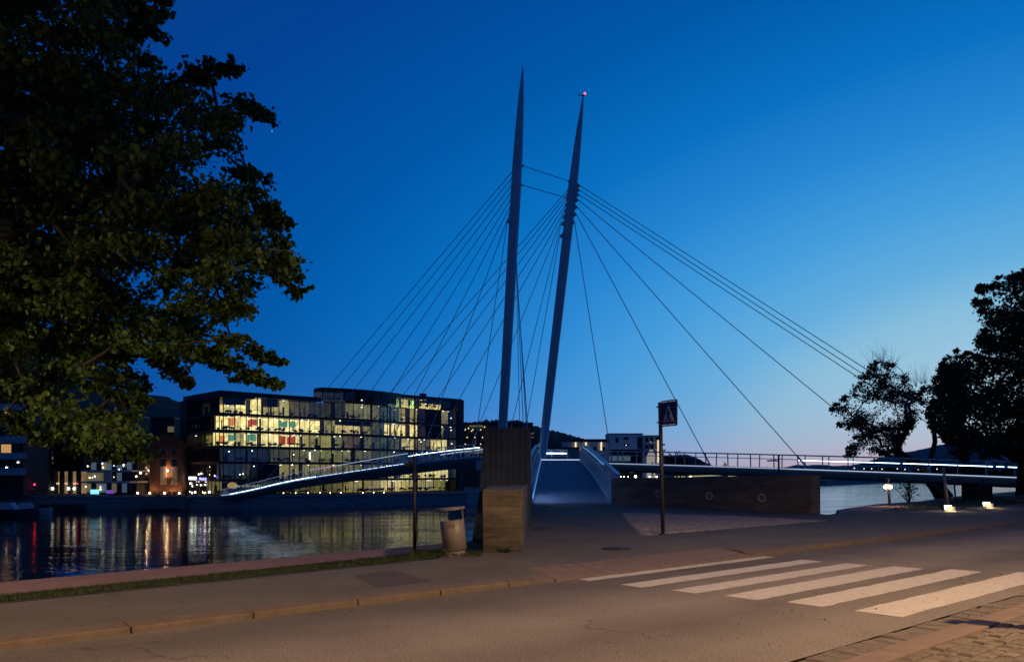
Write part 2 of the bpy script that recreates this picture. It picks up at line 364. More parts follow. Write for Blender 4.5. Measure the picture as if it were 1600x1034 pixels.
# gutter setts, flush kerb and cobbled pavement on the near side
def sett_field(m, corner_fn, nu, nv, du, dv, z, hh=.05, jig=.006, inside=None, gap=.008, off=.5):
    for j in range(nv):
        o = random.random()*du*off*2
        for i in range(nu):
            u0, v0 = i*du+o+random.gauss(0, jig), j*dv+random.gauss(0, jig*.5)
            if inside and not inside(u0+du/2, v0+dv/2): continue
            q = [(u0+gap, v0+gap), (u0+du-gap, v0+gap), (u0+du-gap, v0+dv-gap), (u0+gap, v0+dv-gap)]
            c = .012; zz = z+random.gauss(0, .004)
            mid = [(u0+gap+c, v0+gap+c), (u0+du-gap-c, v0+gap+c), (u0+du-gap-c, v0+dv-gap-c), (u0+gap+c, v0+dv-gap-c)]
            B = [corner_fn(x+random.gauss(0, jig*.6), y+random.gauss(0, jig*.6)) for x, y in q]; T = [corner_fn(x, y) for x, y in mid]
            tl = [random.gauss(0, .0025) for _ in range(4)]
            m.add([(p[0], p[1], zz-hh) for p in B]+[(p[0], p[1], zz-.009) for p in B]+[(p[0], p[1], zz+tl[k]) for k, p in enumerate(T)],
                  [(0, 1, 5, 4), (1, 2, 6, 5), (2, 3, 7, 6), (3, 0, 4, 7), (4, 5, 9, 8), (5, 6, 10, 9), (6, 7, 11, 10), (7, 4, 8, 11), (8, 9, 10, 11)])
near = struct(MB().sheet([TN(-70, -40, -.03), TN(150, -40, -.03), TN(150, -4.84, -.03), TN(-70, -4.84, -.03)]).build('near_ground', soil))
m = MB(); sett_field(m, lambda u, v: TN(-3+u, -4.87-v), 80, 1, .24, .285, .004, jig=.012)
struct(m.build('gutter_setts', settm))
m = MB(); sett_field(m, lambda u, v: TN(-2+u, -5.45-v), 62, 26, .205, .125, .022, jig=.007)
struct(m.build('cobbled_pavement', settm))
m = MB(); t = -6.0
while t < 18:
    ln = random.uniform(.9, 1.3); z1, z2 = .022, .026
    m.hexa([TN(t+.005, -5.43, -.1), TN(t+ln-.005, -5.43, -.1), TN(t+ln-.005, -5.17, -.1), TN(t+.005, -5.17, -.1)],
           [TN(t+.005, -5.43, z2), TN(t+ln-.005, -5.43, z2), TN(t+ln-.005, -5.17, z1), TN(t+.005, -5.17, z1)]); t += ln
struct(m.build('flush_kerb', pinkstone, bevel=.008))
m = MB()
for a, b in ((-60, -2.1), (10.8, 120)): m.sheet([TN(a, -11, .012), TN(b, -11, .012), TN(b, -5.44, .012), TN(a, -5.44, .012)])
m.sheet([TN(-2.1, -11, .012), TN(10.8, -11, .012), TN(10.8, -8.71, .012), TN(-2.1, -8.71, .012)])
struct(m.build('near_pavement', asphalt2))
# kerb on the river side: stones with open joints, dropped at the crossing
m = MB(); t = -60.0; breaks = [(-60, .85), (6.05, 120)]
for a, b in breaks:
    t = a
    while t < b-.05:
        ln = min(random.uniform(1.15, 1.35), b-t)
        zf = PZ-.012+random.gauss(0, .003)
        z0 = zf if not (a > 0 and t == a) else .04
        z1 = zf if not (a < 0 and t+ln >= b-.02) else .04
        m.hexa([TN(t+.006, .0, -.15), TN(t+ln-.006, .0, -.15), TN(t+ln-.006, .27, -.15), TN(t+.006, .27, -.15)],
               [TN(t+.006, .02, z0), TN(t+ln-.006, .02, z1), TN(t+ln-.006, .27, PZ+.003), TN(t+.006, .27, PZ+.003)]); t += ln
struct(m.build('kerb', granite, bevel=.018))
m = MB(); k = 15; ta, tb_ = .87, 6.03
for i in range(k):
    a, b = ta+(tb_-ta)*i/k, ta+(tb_-ta)*(i+1)/k
    nb = lambda t: .92
    m.hexa([TN(a+.005, .0, -.1), TN(b-.005, .0, -.1), TN(b-.005+.25, .95, -.1), TN(a+.005+.25, .95, -.1)],
           [TN(a+.005, .0, .022), TN(b-.005, .0, .022), TN(b-.005+.25, .95, PZ+.005), TN(a+.005+.25, .95, PZ+.005)])
struct(m.build('dropped_kerb', pinkstone, bevel=.008))

# riverside ground: pavement, verge, lower path, bank
vA0, vA1 = G(0, 943, PZ), G(690, 872, PZ)          # inner edge of the verge
pA0, pA1 = G(0, 932, -.22), G(690, 862, -.22)        # inner edge of the path
rA0, rA1 = G(0, 909, -.25), G(735, 845, -.25)        # river edge of the path
def ext(a, b, k0, k1): d = b-a; return a+d*k0, a+d*k1
v0, v1 = ext(vA0, vA1, -.6, 1.0); p0, p1 = ext(pA0, pA1, -.6, 1.04); r0, r1 = ext(rA0, rA1, -.6, 1.0)
far = lambda q: TN(-60, tn(q)[1], q.z)
W0 = G(955, 787, PZ); W1 = G(1268, 802, PZ)        # foot of the round-holed wall
RL, RR = G(830, 785, PZ+.01), G(953, 785, PZ+.01)          # foot of the ramp
edgeR = [V((12.0, 29.0, PZ-.01)), V((13.2, 32.5, .06)), V((18.6, 41, -.05)), V((28.5, 56, -.45)), V((43, 78, -.8)), V((80, 120, -.9)), V((160, 190, -.9))]
pav = [TN(-60, .27), TN(.85, .27), TN(1.1, .95), TN(6.28, .95), TN(6.1, .27), TN(130, .27), TN(130, 4.2), G(1600, 787, PZ), G(1430, 798, PZ), G(1310, 801, PZ), V((11.2, 28.4, 0)),
       W1+V((.3, .2, 0)), W0+V((.0, .4, 0)), RR+V((0, .25, 0)), RL+V((-.3, .25, 0)), V((.35, 24, 0)), V((.05, 15.5, 0)), V((-.6, 15.0, 0)), v1, v0, far(v0)]
pav = [V((p[0], p[1], PZ)) for p in pav]
struct(MB().prism([(p.x, p.y) for p in pav], -.12, PZ).build('pavement', asphalt2))
verge = struct(MB().add([v0+V((0, 0, -.02)), v1+V((0, 0, -.02)), V((-.45, 15.1, .065)), V((-.75, 21.5, -.35)), p1, p0, far(v0)+V((0, 0, -.02)), far(p0)], [(0, 1, 4, 5), (1, 2, 3, 4), (6, 0, 5, 7)]).build('verge', grassm))
struct(MB().add([p0, p1, r1, r0, far(p0), far(r0), V((-.85, 22, -.4)), V((-.9, 27, -.6))], [(0, 1, 2, 3), (4, 0, 3, 5), (1, 6, 7, 2)]).build('riverside_path', gravel))
m = MB(); o = V((-.9, 1.3, 0))
m.add([r0, r1, r1+o*3.2+V((0, 0, -5.6)), r0+o*3.2+V((0, 0, -5.6)), far(r0), far(r0)+o*3.2+V((0, 0, -5.6))], [(0, 1, 2, 3), (4, 0, 3, 5)])
m.add([V((-.9, 21.8, -.4)), V((-.3, 37.8, -.2)), V((-2.5, 37.8, -6.2)), V((-4.4, 24, -6.2))], [(0, 1, 2, 3)])
m.add([r1, V((-.9, 27, -.62)), V((-4.4, 27, -6.2)), r1+o*3.2+V((0, 0, -5.6))], [(0, 1, 2, 3)])
m.add([RL+V((-2, .2, -.1)), RR+V((.8, .2, -.1)), RR+V((.8, .6, -6.3)), RL+V((-2, .6, -6.3))], [(0, 1, 2, 3)])
m.add([W0+V((0, .3, -.1)), W1+V((.6, .3, -.1)), W1+V((1.2, 1.2, -6.3)), W0+V((.3, 1.2, -6.3))], [(0, 1, 2, 3)])
ee = [V((11, 28.3, PZ-.01))]+edgeR
for a, b in zip(ee[:-1], ee[1:]):
    d = (b-a); nn = V((-d.y, d.x, 0)).normalized(); m.add([a, b, b+nn*2.4+V((0, 0, -5.8)), a+nn*2.4+V((0, 0, -5.8))], [(0, 1, 2, 3)])
struct(m.build('river_bank', rock))
# right bank: lawn and the footpath curving along its edge
inR = [V((11.2, 28.4, PZ-.005)), G(1310, 801, PZ-.005), G(1430, 798, PZ-.005), G(1600, 787, PZ-.005), TN(40, 4.2, PZ-.005), TN(130, 4.2, PZ-.005)]
foot_in = [V((13.0, 29.2, PZ-.01)), V((15.2, 32.4, .06)), V((20.2, 40.0, -.05)), V((29.8, 55, -.45)), V((44, 76.5, -.8)), V((81, 118, -.9))]
struct(MB().sheet([edgeR[0], *edgeR[1:6], *foot_in[::-1], V((12, 28.6, PZ-.004))]).build('bank_path', gravel))
lawn_poly = [*foot_in, V((160, 185, -.9)), TN(130, 4.2, PZ-.005), TN(40, 4.2, PZ-.005), G(1600, 787, PZ-.005), G(1430, 798, PZ-.005), G(1310, 801, PZ-.005)]
struct(MB().sheet(lawn_poly).build('lawn', grassm))
# grass blades
def blades(spots, h, name, m):
    vs = []; fs = []
    for p in spots:
        a = random.random()*6.283; hh = h*random.uniform(.5, 1.3); wv = V((math.cos(a), math.sin(a), 0))*.008*max(1, h/.07); ln = V((random.gauss(0, .4), random.gauss(0, .4), 0))*hh
        k = len(vs); vs += [p-wv, p+wv, p+ln+V((0, 0, hh))]; fs.append((k, k+1, k+2))
    b = MB(); b.v = [tuple(v) for v in vs]; b.f = fs; return struct(b.build(name, m), 'stuff')
bladem = leaf_mat('grass_blade', (.012, .024, .006), (.032, .05, .012), .3)
sp = []
for i in range(16000):
    a, b = random.uniform(-.25, 1.0), random.random(); q = vA0.lerp(vA1, a).lerp(pA0.lerp(pA1, a), b); q.z = .11*(1-b)-.22*b; sp.append(q)
for i in range(2500):
    q = V((random.uniform(-1.9, -.55), random.uniform(14.2, 17.5), 0)); q.z = .1-.1*max(0, q.y-15); sp.append(q)
blades(sp, .055, 'grass', bladem)
m = None; sp = []
xs = [p.x for p in lawn_poly]; LP = [(p.x, p.y) for p in lawn_poly]
while len(sp) < 9000:
    x, y = random.uniform(12, 50), random.uniform(28, 75)
    if in_poly(x, y, LP): sp.append(V((x, y, .08 if y < 36 else .08-(y-36)*.020)))
blades(sp, .11, 'lawn_grass', bladem)

pts = []
for i in range(260): p_ = TN(random.uniform(-8, 9), random.choice((random.uniform(-.5, -.02), random.uniform(.3, 2.2), random.uniform(-4.6, -3.4), random.uniform(-5.2, -4.88)))); pts.append((p_.x, p_.y, (PZ+.008) if tn(p_)[1] > .28 else .012))
lf = leaf_obj('fallen_leaves', pts, .028, .7, leaf_mat('dry_leaf', (.03, .022, .01), (.10, .07, .03), .1), up=.9, droop=0); struct(lf, 'stuff')
# grey sett triangle, manhole, asphalt patches
tri = [G(972, 801, PZ+.004), G(1150, 806, PZ+.004), G(1325, 815, PZ+.004), G(1180, 826, PZ+.004), G(1040, 837, PZ+.004), G(1004, 838, PZ+.004)]
TP = [(p.x, p.y) for p in tri]
m = MB(); o = tri[5]; ux = V((.757, .653)); 
sett_field(m, lambda u, v: (o.x-1.5+KT[0]*u+KN[0]*v, o.y-1+KT[1]*u+KN[1]*v), 100, 105, .13, .125, PZ+.016, jig=.006, inside=lambda u, v: in_poly(o.x-1.5+KT[0]*u+KN[0]*v, o.y-1+KT[1]*u+KN[1]*v, TP))
struct(m.build('sett_triangle', settg))
mh = thing('manhole_cover', 'round dark iron manhole cover in the asphalt before the ramp', 'manhole', tuple(G(963, 857, PZ)))
iron = mat('cast_iron', (.035, .034, .034), .6, .6, var=.3, scale=9, bump=.5, bscale=40)
c = G(963, 857, PZ); b = MB(); b.cyl(c, .30, .012, 32); b.build('rim', iron, mh)
b = MB(); b.cyl(c+V((0, 0, .0125)), .26, .006, 32)
for i in range(-3, 4): 
    for j in range(-3, 4):
        if i*i+j*j < 11: b.box(c+V((i*.065, j*.065, .021)), (.035, .035, .006), .4)
b.build('lid', iron, mh)
patch = mat('asphalt_patch', (.040, .034, .036), .9, var=.2, scale=2, bump=.4, bscale=120, fine=.25, fscale=90)
struct(MB().sheet([G(551, 898, PZ+.005), G(615, 890, PZ+.005), G(677, 907, PZ+.005), G(590, 917, PZ+.005)]).build('asphalt_patch', patch))
struct(MB().sheet([G(832, 823, PZ+.005), G(858, 823, PZ+.005), G(862, 828, PZ+.005), G(830, 829, PZ+.005)]).build('asphalt_patch', patch))
struct(MB().sheet([TN(3.2, -.02, .004), TN(3.75, -.02, .004), TN(3.72, -.42, .004), TN(3.3, -.4, .004)]).build('asphalt_patch', patch))

# ------------------------------------------------------------------ river and far land
def water_mat():
    m, nt, b, N, L = _new('river_water')
    b.inputs['Base Color'].default_value = (.003, .010, .020, 1); b.inputs['Roughness'].default_value = .085; b.inputs['IOR'].default_value = 1.33
    g = N.new('ShaderNodeNewGeometry')
    mp = N.new('ShaderNodeMapping'); mp.inputs['Scale'].default_value = (.55, 1.0, 1); L.new(g.outputs['Position'], mp.inputs[0])
    n1 = N.new('ShaderNodeTexNoise'); n1.inputs['Scale'].default_value = 1.1; n1.inputs['Detail'].default_value = 3; L.new(mp.outputs[0], n1.inputs[0])
    mp2 = N.new('ShaderNodeMapping'); mp2.inputs['Scale'].default_value = (.05, .16, 1); mp2.inputs['Rotation'].default_value = (0, 0, .15); L.new(g.outputs['Position'], mp2.inputs[0])
    n2 = N.new('ShaderNodeTexNoise'); n2.inputs['Scale'].default_value = 1.0; n2.inputs['Detail'].default_value = 4; L.new(mp2.outputs[0], n2.inputs[0])
    r = N.new('ShaderNodeMapRange'); r.inputs[1].default_value = .38; r.inputs[2].default_value = .66; r.inputs[3].default_value = .12; r.inputs[4].default_value = 1.0; L.new(n2.outputs['Fac'], r.inputs[0])
    mu0 = N.new('ShaderNodeMath'); mu0.operation = 'MULTIPLY'; L.new(n1.outputs['Fac'], mu0.inputs[0]); L.new(r.outputs[0], mu0.inputs[1])
    sp_ = N.new('ShaderNodeSeparateXYZ'); L.new(g.outputs['Position'], sp_.inputs[0])      # calmer by the sheltered left bank, choppier in the open current
    ch = N.new('ShaderNodeMapRange'); ch.inputs[1].default_value = -25; ch.inputs[2].default_value = 25; ch.inputs[3].default_value = .30; ch.inputs[4].default_value = 1.0; L.new(sp_.outputs[0], ch.inputs[0])
    mu = N.new('ShaderNodeMath'); mu.operation = 'MULTIPLY'; L.new(mu0.outputs[0], mu.inputs[0]); L.new(ch.outputs[0], mu.inputs[1])
    bp = N.new('ShaderNodeBump'); bp.inputs['Strength'].default_value = 1.0; bp.inputs['Distance'].default_value = .22
    L.new(mu.outputs[0], bp.inputs['Height']); L.new(bp.outputs[0], b.inputs['Normal'])
    return m
struct(MB().add([(-1500, 5, WZ), (2500, 5, WZ), (2500, 2600, WZ), (-1500, 2600, WZ)], [(0, 1, 2, 3)]).build('river', water_mat()))
quaym = board_concrete('quay_concrete', (.22, .25, .28), True, .9)
farm = mat('far_ground', (.07, .068, .065), .9, var=.3, scale=.3)
shore = [(-400, 150), (-86, 150), (-54, 150.5), (-10, 176), (6, 205), (60, 395), (165, 420), (265, 545), (560, 575), (1500, 600)]
m = MB(); back = [(1500, 2400), (-1400, 2400), (-1400, 150)]
m.sheet([V((x, y, -3.0)) for x, y in shore+back]); struct(m.build('far_ground', farm))
m = MB()
for (x0, y0), (x1, y1) in zip(shore[:-1], shore[1:]):
    m.add([(x0, y0, -2.98), (x1, y1, -2.98), (x1, y1, -6.2), (x0, y0, -6.2)], [(0, 3, 2, 1)])
    d = V((x1-x0, y1-y0, 0)).normalized(); q = V((-d.y, d.x, 0))*.6
    m.hexa([(x0-q.x*.3, y0-q.y*.3, -3.25), (x1-q.x*.3, y1-q.y*.3, -3.25), (x1+q.x, y1+q.y, -3.25), (x0+q.x, y0+q.y, -3.25)], [(x0-q.x*.3, y0-q.y*.3, -2.9), (x1-q.x*.3, y1-q.y*.3, -2.9), (x1+q.x, y1+q.y, -2.9), (x0+q.x, y0+q.y, -2.9)])
struct(m.build('quay', quaym))
# hills: ridge lines with a ragged wooded top
def hill(pts, Y, depth, name, m, rough=.012, base=-4, rag=.0009):
    xs = np.linspace(pts[0][0], pts[-1][0], 260); ys = np.interp(xs, [p[0] for p in pts], [p[1] for p in pts])
    b = MB(); R = 7; n = len(xs)
    for r in range(R):
        f = r/(R-1)
        for x, y in zip(xs, ys):
            top = CZ+(HY-y)/F*Y-base; X = (x-800)/F*Y
            hgt = top*math.sin(f*math.pi/2)*(1+(rough*random.gauss(0, 1) if r > 1 else 0))
            if r == R-1: hgt += abs(random.gauss(0, 1))*Y*rag
            b.v.append((X, Y-depth*(1-f)+random.gauss(0, 3), base+hgt))
    for r in range(R-1):
        for i in range(n-1): k = r*n+i; b.f.append((k, k+1, k+n+1, k+n))
    k0 = (R-1)*n
    for i in range(n):
        x, y, z = b.v[k0+i]; b.v.append((x, y+depth, base))
    for i in range(n-1): b.f.append((k0+i, k0+i+1, k0+n+i+1, k0+n+i))
    return struct(b.build(name, m))
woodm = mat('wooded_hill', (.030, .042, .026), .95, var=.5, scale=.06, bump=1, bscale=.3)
bluem = mat('far_hill', (.075, .09, .105), .95, var=.3, scale=.03, bump=1, bscale=.2)  # pale bluish base colour stands in for distance haze
hill([(-900, 520), (-300, 540), (0, 575), (120, 598), (200, 614), (235, 618), (283, 628), (340, 640), (420, 655), (520, 668), (600, 690)], 900, 420, 'wooded_hill', woodm)
hill([(560, 700), (690, 664), (727, 662), (760, 658), (810, 657), (830, 664), (860, 673), (905, 685), (950, 699), (985, 712), (1050, 735)], 1300, 300, 'wooded_hill', woodm)
hill([(985, 722), (1040, 712), (1075, 712), (1095, 724), (1120, 735)], 1500, 200, 'wooded_hill', woodm)
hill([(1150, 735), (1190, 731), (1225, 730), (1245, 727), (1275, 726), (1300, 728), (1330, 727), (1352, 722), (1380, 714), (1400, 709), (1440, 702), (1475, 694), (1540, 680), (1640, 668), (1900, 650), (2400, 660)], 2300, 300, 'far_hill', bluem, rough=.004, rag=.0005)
b = MB()
hill([(1262, 742), (1290, 741), (1330, 743), (1380, 741), (1420, 738), (1500, 740), (1600, 738), (1800, 736)], 640, 60, 'far_shore_wood', woodm, rough=.05)
# a bright planet low in the evening sky
struct(MB().lathe(P(425, 205, 4000), [(.05, -1.6), (1.3, -.8), (1.6, 0), (1.3, .8), (.05, 1.6)], 8).build('star', emit('star_light', (.8, .9, 1), 2.0)))

# ------------------------------------------------------------------ the footbridge
steel = mat('bridge_steel', (.25, .46, .57), .45, .0, var=.12, scale=.8, bump=.15, bscale=6)
deckblue = mat('bridge_deck', (.11, .16, .23), .8, var=.15, scale=1.2, bump=.4, bscale=60)
deckface = mat('deck_face', (.10, .15, .17), .5, var=.15, scale=1)
cablem = mat('cable_steel', (.24, .44, .62), .5, .0, var=.1, scale=2)
led = emit('led_strip', (.55, .76, 1.0), 7)
led_soft = emit('led_soft', (.55, .70, 1.0), 1.0)
rail_steel = mat('railing_steel', (.46, .56, .64), .4, var=.1, scale=2)
edge_w = mat('edge_beam', (.45, .50, .58), .5, var=.1, scale=2)
bridge = thing('footbridge', 'cable stayed footbridge with two tall leaning pointed masts and blue lit decks', 'bridge', (0, 76, 0))
# left span
LA, LB = V((-3, 76, 0)), V((-54.6, 150, 0))
LS = [(0, 3.2), (10.5, 2.8), (24, 1.95), (51, .35), (72, -1.55), (90.2, -2.96)]
def lz(s): return float(np.interp(s, [p[0] for p in LS], [p[1] for p in LS]))
def smooth(f, s, h=6): return (f(max(0, s-h))+2*f(s)+f(min(90.2, s+h)))/4
def lpos(s, off=0, dz=0):       # off: metres away from the camera side edge
    d = (LB-LA).normalized(); rt = V((d.y, -d.x, 0)); p = LA+d*s; p = p-rt*0
    far = V((d.y, -d.x, 0)); return V((p.x+far.x*off, p.y+far.y*off, smooth(lz, s)+dz))
lp = [lpos(s) for s in np.linspace(0, 90.2, 46)]
MB().sweep(lp, [(0, 0), (3.6, 0), (3.6, -.18), (3.1, -.55), (2.4, -.9), (1.8, -1.0), (1.2, -.9), (.5, -.55), (0, -.18)]).build('deck', steel, bridge)
MB().sweep(lp, [(.12, .004), (3.48, .004), (3.48, .03), (.12, .03)]).build('walkway', deckblue, bridge)
# right arm
def rpos(k, off=0, dz=0):
    x, y = 4+34*k, 79-19*k; z = 2.62-1.4*k*(.75+.25*k); d = V((34, -19, 0)).normalized()
    nn = V((-d.y, d.x, 0)); return V((x+nn.x*off, y+nn.y*off, z+dz))
rp = [rpos(k) for k in np.linspace(.0, 1.22, 26)]
MB().sweep(rp, [(0, 0), (-3.4, 0), (-3.4, -.2), (-2.9, -.6), (-1.7, -.85), (-.55, -.6), (0, -.62)]).build('deck', deckface, bridge)
MB().sweep(rp, [(-.12, .004), (-3.28, .004), (-3.28, .03), (-.12, .03)]).build('walkway', deckblue, bridge)
# hub between the arms
HUB = [(-3.4, 75.4), (2.66, 74.0), (6.25, 74.0), (7.5, 77.0), (5.7, 82.0), (1, 83.5), (-1.2, 79.3)]
MB().prism(HUB, 1.75, 2.68).build('hub_deck', steel, bridge)
# ramp
RAL, RAR = V((2.66, 73.9, 2.69)), V((6.22, 73.9, 2.69))
def ramp(f, side): a, b = ((RL, RAL) if side < 0 else (RR, RAR)); p = a.lerp(b, f); p.z = PZ+.01+2.6*f+.10*math.sin(math.pi*f); return p
m = MB(); k = 14
for i in range(k):
    a, b = i/k, (i+1)/k; L0, R0, L1, R1 = ramp(a, -1), ramp(a, 1), ramp(b, -1), ramp(b, 1); dz = V((0, 0, -.55))
    m.add([L0, R0, R1, L1, L0+dz, R0+dz, R1+dz, L1+dz], [(0, 1, 2, 3), (7, 6, 5, 4), (0, 3, 7, 4), (1, 5, 6, 2)]+([(0, 4, 5, 1)] if i == 0 else [])+([(3, 2, 6, 7)] if i == k-1 else []))
m.build('ramp', deckblue, bridge)
# front edge strip where the ramp meets the crossing deck
b = MB(); b.beam(V((2.5, 73.8, 2.72)), V((6.4, 73.8, 2.72)), .12, .09); b.build('edge_light', led_soft, bridge)
# leaning mesh parapets along the ramp
def parapet(side, f0, f1, name):
    n = 24; lean = .30*side
    base = [ramp(f0+(f1-f0)*i/n, side)+V((.02*side, 0, .02)) for i in range(n+1)]
    top = [p+V((lean+.12*side, 0, 1.34)) for p in base]
    b = MB(); b.sweep(top, [(-.09, -.04), (.09, -.04), (.09, .05), (-.09, .05)]); b.sweep([p.lerp(q, .62) for p, q in zip(base, top)], [(-.03, -.03), (.03, -.03), (.03, .03), (-.03, .03)])
    b.sweep(base, [(-.05, 0), (.05, 0), (.05, .16), (-.05, .16)])
    for i in range(0, n+1, 2): b.beam(base[i], top[i], .05, .05)
    o = b.build('parapet', mat('parapet_steel', (.30, .46, .58), .4, var=.1, scale=2), bridge)
    g = MB()
    for i in range(n):
        for r in range(13):
            t0 = .10+.82*r/13; g.beam(base[i].lerp(top[i], t0), base[i+1].lerp(top[i+1], t0), .016, .016)
        for r in range(8):
            t0 = (r+.5)/8; g.beam(base[i].lerp(base[i+1], t0), top[i].lerp(top[i+1], t0), .010, .010)
    g.build('mesh_panel', MATS['parapet_steel'], o)
    return base, top
bl, tl = parapet(-1, 0, 1, 'left'); br, tr_ = parapet(1, 0, 1, 'right')
b = MB(); b.sweep([p.lerp(q, .93) for p, q in zip(bl[:3], tl[:3])], [(-.03, -.02), (.03, -.02), (.03, .02), (-.03, .02)]); b.build('handrail_light', emit('led_near', (.50, .62, 1.0), 75), bridge)
b = MB(); b.sweep([p+V((.1, 0, .17)) for p in bl], [(-.02, -.02), (.02, -.02), (.02, .02), (-.02, .02)]); b.build('edge_light', emit('led_ramp', (.16, .45, 1.0), .55), bridge)
b = MB(); b.sweep([p.lerp(q, .90)+V((-.08, 0, 0)) for p, q in zip(br[6:], tr_[6:])], [(-.008, -.008), (.008, -.008), (.008, .008), (-.008, .008)]); b.build('handrail_light', emit('led_blue', (.12, .42, 1.0), 1.6), bridge)
# railings of the two long decks
def railing(posf, s0, s1, step, off, lean, h=1.15, mids=(.55,), pw=.06):
    b = MB(); n = int(round(abs(s1-s0)/step)); ss = [s0+(s1-s0)*i/n for i in range(n+1)]
    base = [posf(s, off) for s in ss]; top = [posf(s, off+lean, h) for s in ss]
    b.sweep(top, [(-.035, -.03), (.035, -.03), (.035, .03), (-.035, .03)])
    for q in mids: b.sweep([p.lerp(t, q) for p, t in zip(base, top)], [(-.016, -.016), (.016, -.016), (.016, .016), (-.016, .016)])
    for p, t in zip(base, top): b.beam(p+V((0, 0, -.25)), t, pw, pw*.8)
    return b
def strip(posf, s0, s1, off, dz, n, w=.03, h=.03, m=led, name='handrail_light'):
    b = MB(); b.sweep([posf(s0+(s1-s0)*i/n, off, dz) for i in range(n+1)], [(-w, -h), (w, -h), (w, h), (-w, h)]); return b.build(name, m, bridge)
railing(lpos, 1, 90, 1.75, -.02, -.18, mids=(.3, .5, .7), pw=.09).build('railing', rail_steel, bridge)
railing(lpos, 1, 90, 1.75, 3.62, .18, mids=(.3, .5, .7), pw=.09).build('railing', rail_steel, bridge)
railing(rpos, .09, 1.2, .0513, -.02, -.15, mids=(.68,), pw=.085).build('railing', rail_steel, bridge)
railing(rpos, .09, 1.2, .0513, 3.42, .15, mids=(.68,), pw=.085).build('railing', rail_steel, bridge)
strip(lpos, 42, 84, -.06, .06, 30, w=.02, h=.028); strip(lpos, 0, 14.5, -.1, .78, 12, w=.02, h=.024); strip(lpos, 14.5, 42, .12, .06, 16, w=.02, h=.02, m=emit('led_mid', (.5, .72, 1), 2.6)); strip(lpos, 84, 90, .12, .06, 5, w=.02, h=.02, m=MATS['led_mid'])
strip(lpos, 14.5, 44, -.2, 1.12, 16, m=led_soft, w=.03, h=.035); strip(lpos, 44, 89, -.2, 1.13, 26, m=emit('led_dim', (.5, .65, 1), .5)); strip(lpos, 0, 14, 3.66, .95, 8, m=led_soft)
strip(rpos, .58, 1.2, 3.5, .74, 12, w=.018, h=.022); strip(rpos, .0, .58, -.06, -.04, 10, w=.03, h=.04, m=emit('led_pale', (.55, .68, 1), .6), name='edge_light'); strip(rpos, .58, 1.2, -.06, -.04, 10, w=.03, h=.035, m=emit('led_edge', (.55, .72, 1), .8), name='edge_light')
# hub railing across the end of the ramp
def hubp(s, off=0, dz=0): p = V((-1.0, 79.6, 2.68)).lerp(V((5.7, 82.0, 2.68)), s); return p+V((0, off, dz))
railing(hubp, 0, 1, .25, 0, .1, mids=(.5,)).build('railing', rail_steel, bridge); strip(hubp, 0, .98, -.05, .82, 6, w=.04, h=.05)
# masts
def mast(base, top, foot):
    ax = top-base; hs = [0, .08, .2, .4, .55, .66, .74, .8, .86, .91, .95, .98, 1.0]
    rs = [.40, .42, .45, .47, .48, .485, .47, .43, .36, .28, .19, .11, .05]
    b = MB(); b.tube([foot]+[base+ax*h for h in hs], [.4]+rs, 20); o = b.build('mast', steel, bridge, smooth=True)
    return o
M1b, M1t = V((-1.05, 74.6, 2.6)), P(817, 104, 74.6); M2b, M2t = V((2.94, 80, 2.6)), P(911.3, 150, 80)
mast1 = mast(M1b, M1t, V((-1.2, 74.6, -6.5))); mast2 = mast(M2b, M2t, V((2.8, 80, -6.5)))
def on_mast(i, py):
    b, t = (M1b, M1t) if i == 1 else (M2b, M2t); z = CZ+(HY-py)/F*b.y; f = (z-b.z)/(t.z-b.z); return b.lerp(t, f)
# light conduit on the near mast, joint collars
b = MB(); pa = on_mast(1, 268)+V((-.02, -.50, 0)); pb = M1b+V((-.02, -.44, 0)); b.beam(pa, pb, .12, .1); b.build('conduit', edge_w, mast1)
b = MB(); q = M2t; b.cyl(q+V((0, 0, -.02)), .16, .1, 12); b.beam(q+V((-.45, 0, .05)), q+V((.25, 0, .05)), .06, .06); b.cyl(q+V((-.42, 0, .06)), .05, .25, 8); b.build('beacon_bracket', steel, mast2)
b = MB(); b.lathe(q+V((.16, 0, .1)), [(.02, 0), (.10, .04), (.12, .12), (.08, .22), (.02, .25)], 12); b.build('beacon', emit('red_beacon', (1.0, .10, .16), 2.6), mast2)
lanchor = {}
def lanc(px): u = (px-800)/F; Y = 50/(u+.6973); return (Y-76)/.8203
def ranc(px): u = (px-800)/F; return (79*u-4)/(34+19*u)
def cable(a, b_, r=.036):
    m = MB(); m.tube([a, b_], r, 6); m.build('cable', cablem, bridge, smooth=True)
    d = (b_-a).normalized(); s = MB(); s.tube([b_-d*1.3, b_], .075, 8); s.build('socket', steel, bridge)
def fin(i, py, tgt):
    c = on_mast(i, py); d = (tgt-c); h = V((d.x, d.y, 0)).normalized(); e2 = d.normalized(); tip = c+h*.78+V((0, 0, e2.z*.25))
    s = V((-h.y, h.x, 0))*.06; up = V((0, 0, .34)); dn = V((0, 0, -.45))
    a0, a1 = c+h*.3+up, c+h*.3+dn; t0, t1 = tip+V((0, 0, .07)), tip+V((0, 0, -.09))
    b = MB(); b.hexa([a1-s, a1+s, t1+s, t1-s], [a0-s, a0+s, t0+s, t0-s]); b.build('cable_lug', steel, mast1 if i == 1 else mast2); return tip
for py, px in zip((263, 273, 284, 295, 306, 317, 329, 341), (374, 408, 443, 486, 536, 592, 656, 741)):
    t = lpos(max(1, lanc(px)), -.12, .05); cable(fin(1, py, t), t)
for py, px in zip((293, 300, 307, 316, 325, 335, 347), (440, 473, 512, 552, 597, 658, 722)):
    t = lpos(max(1.5, lanc(px)-3), 3.7, .05); cable(fin(2, py, t), t)
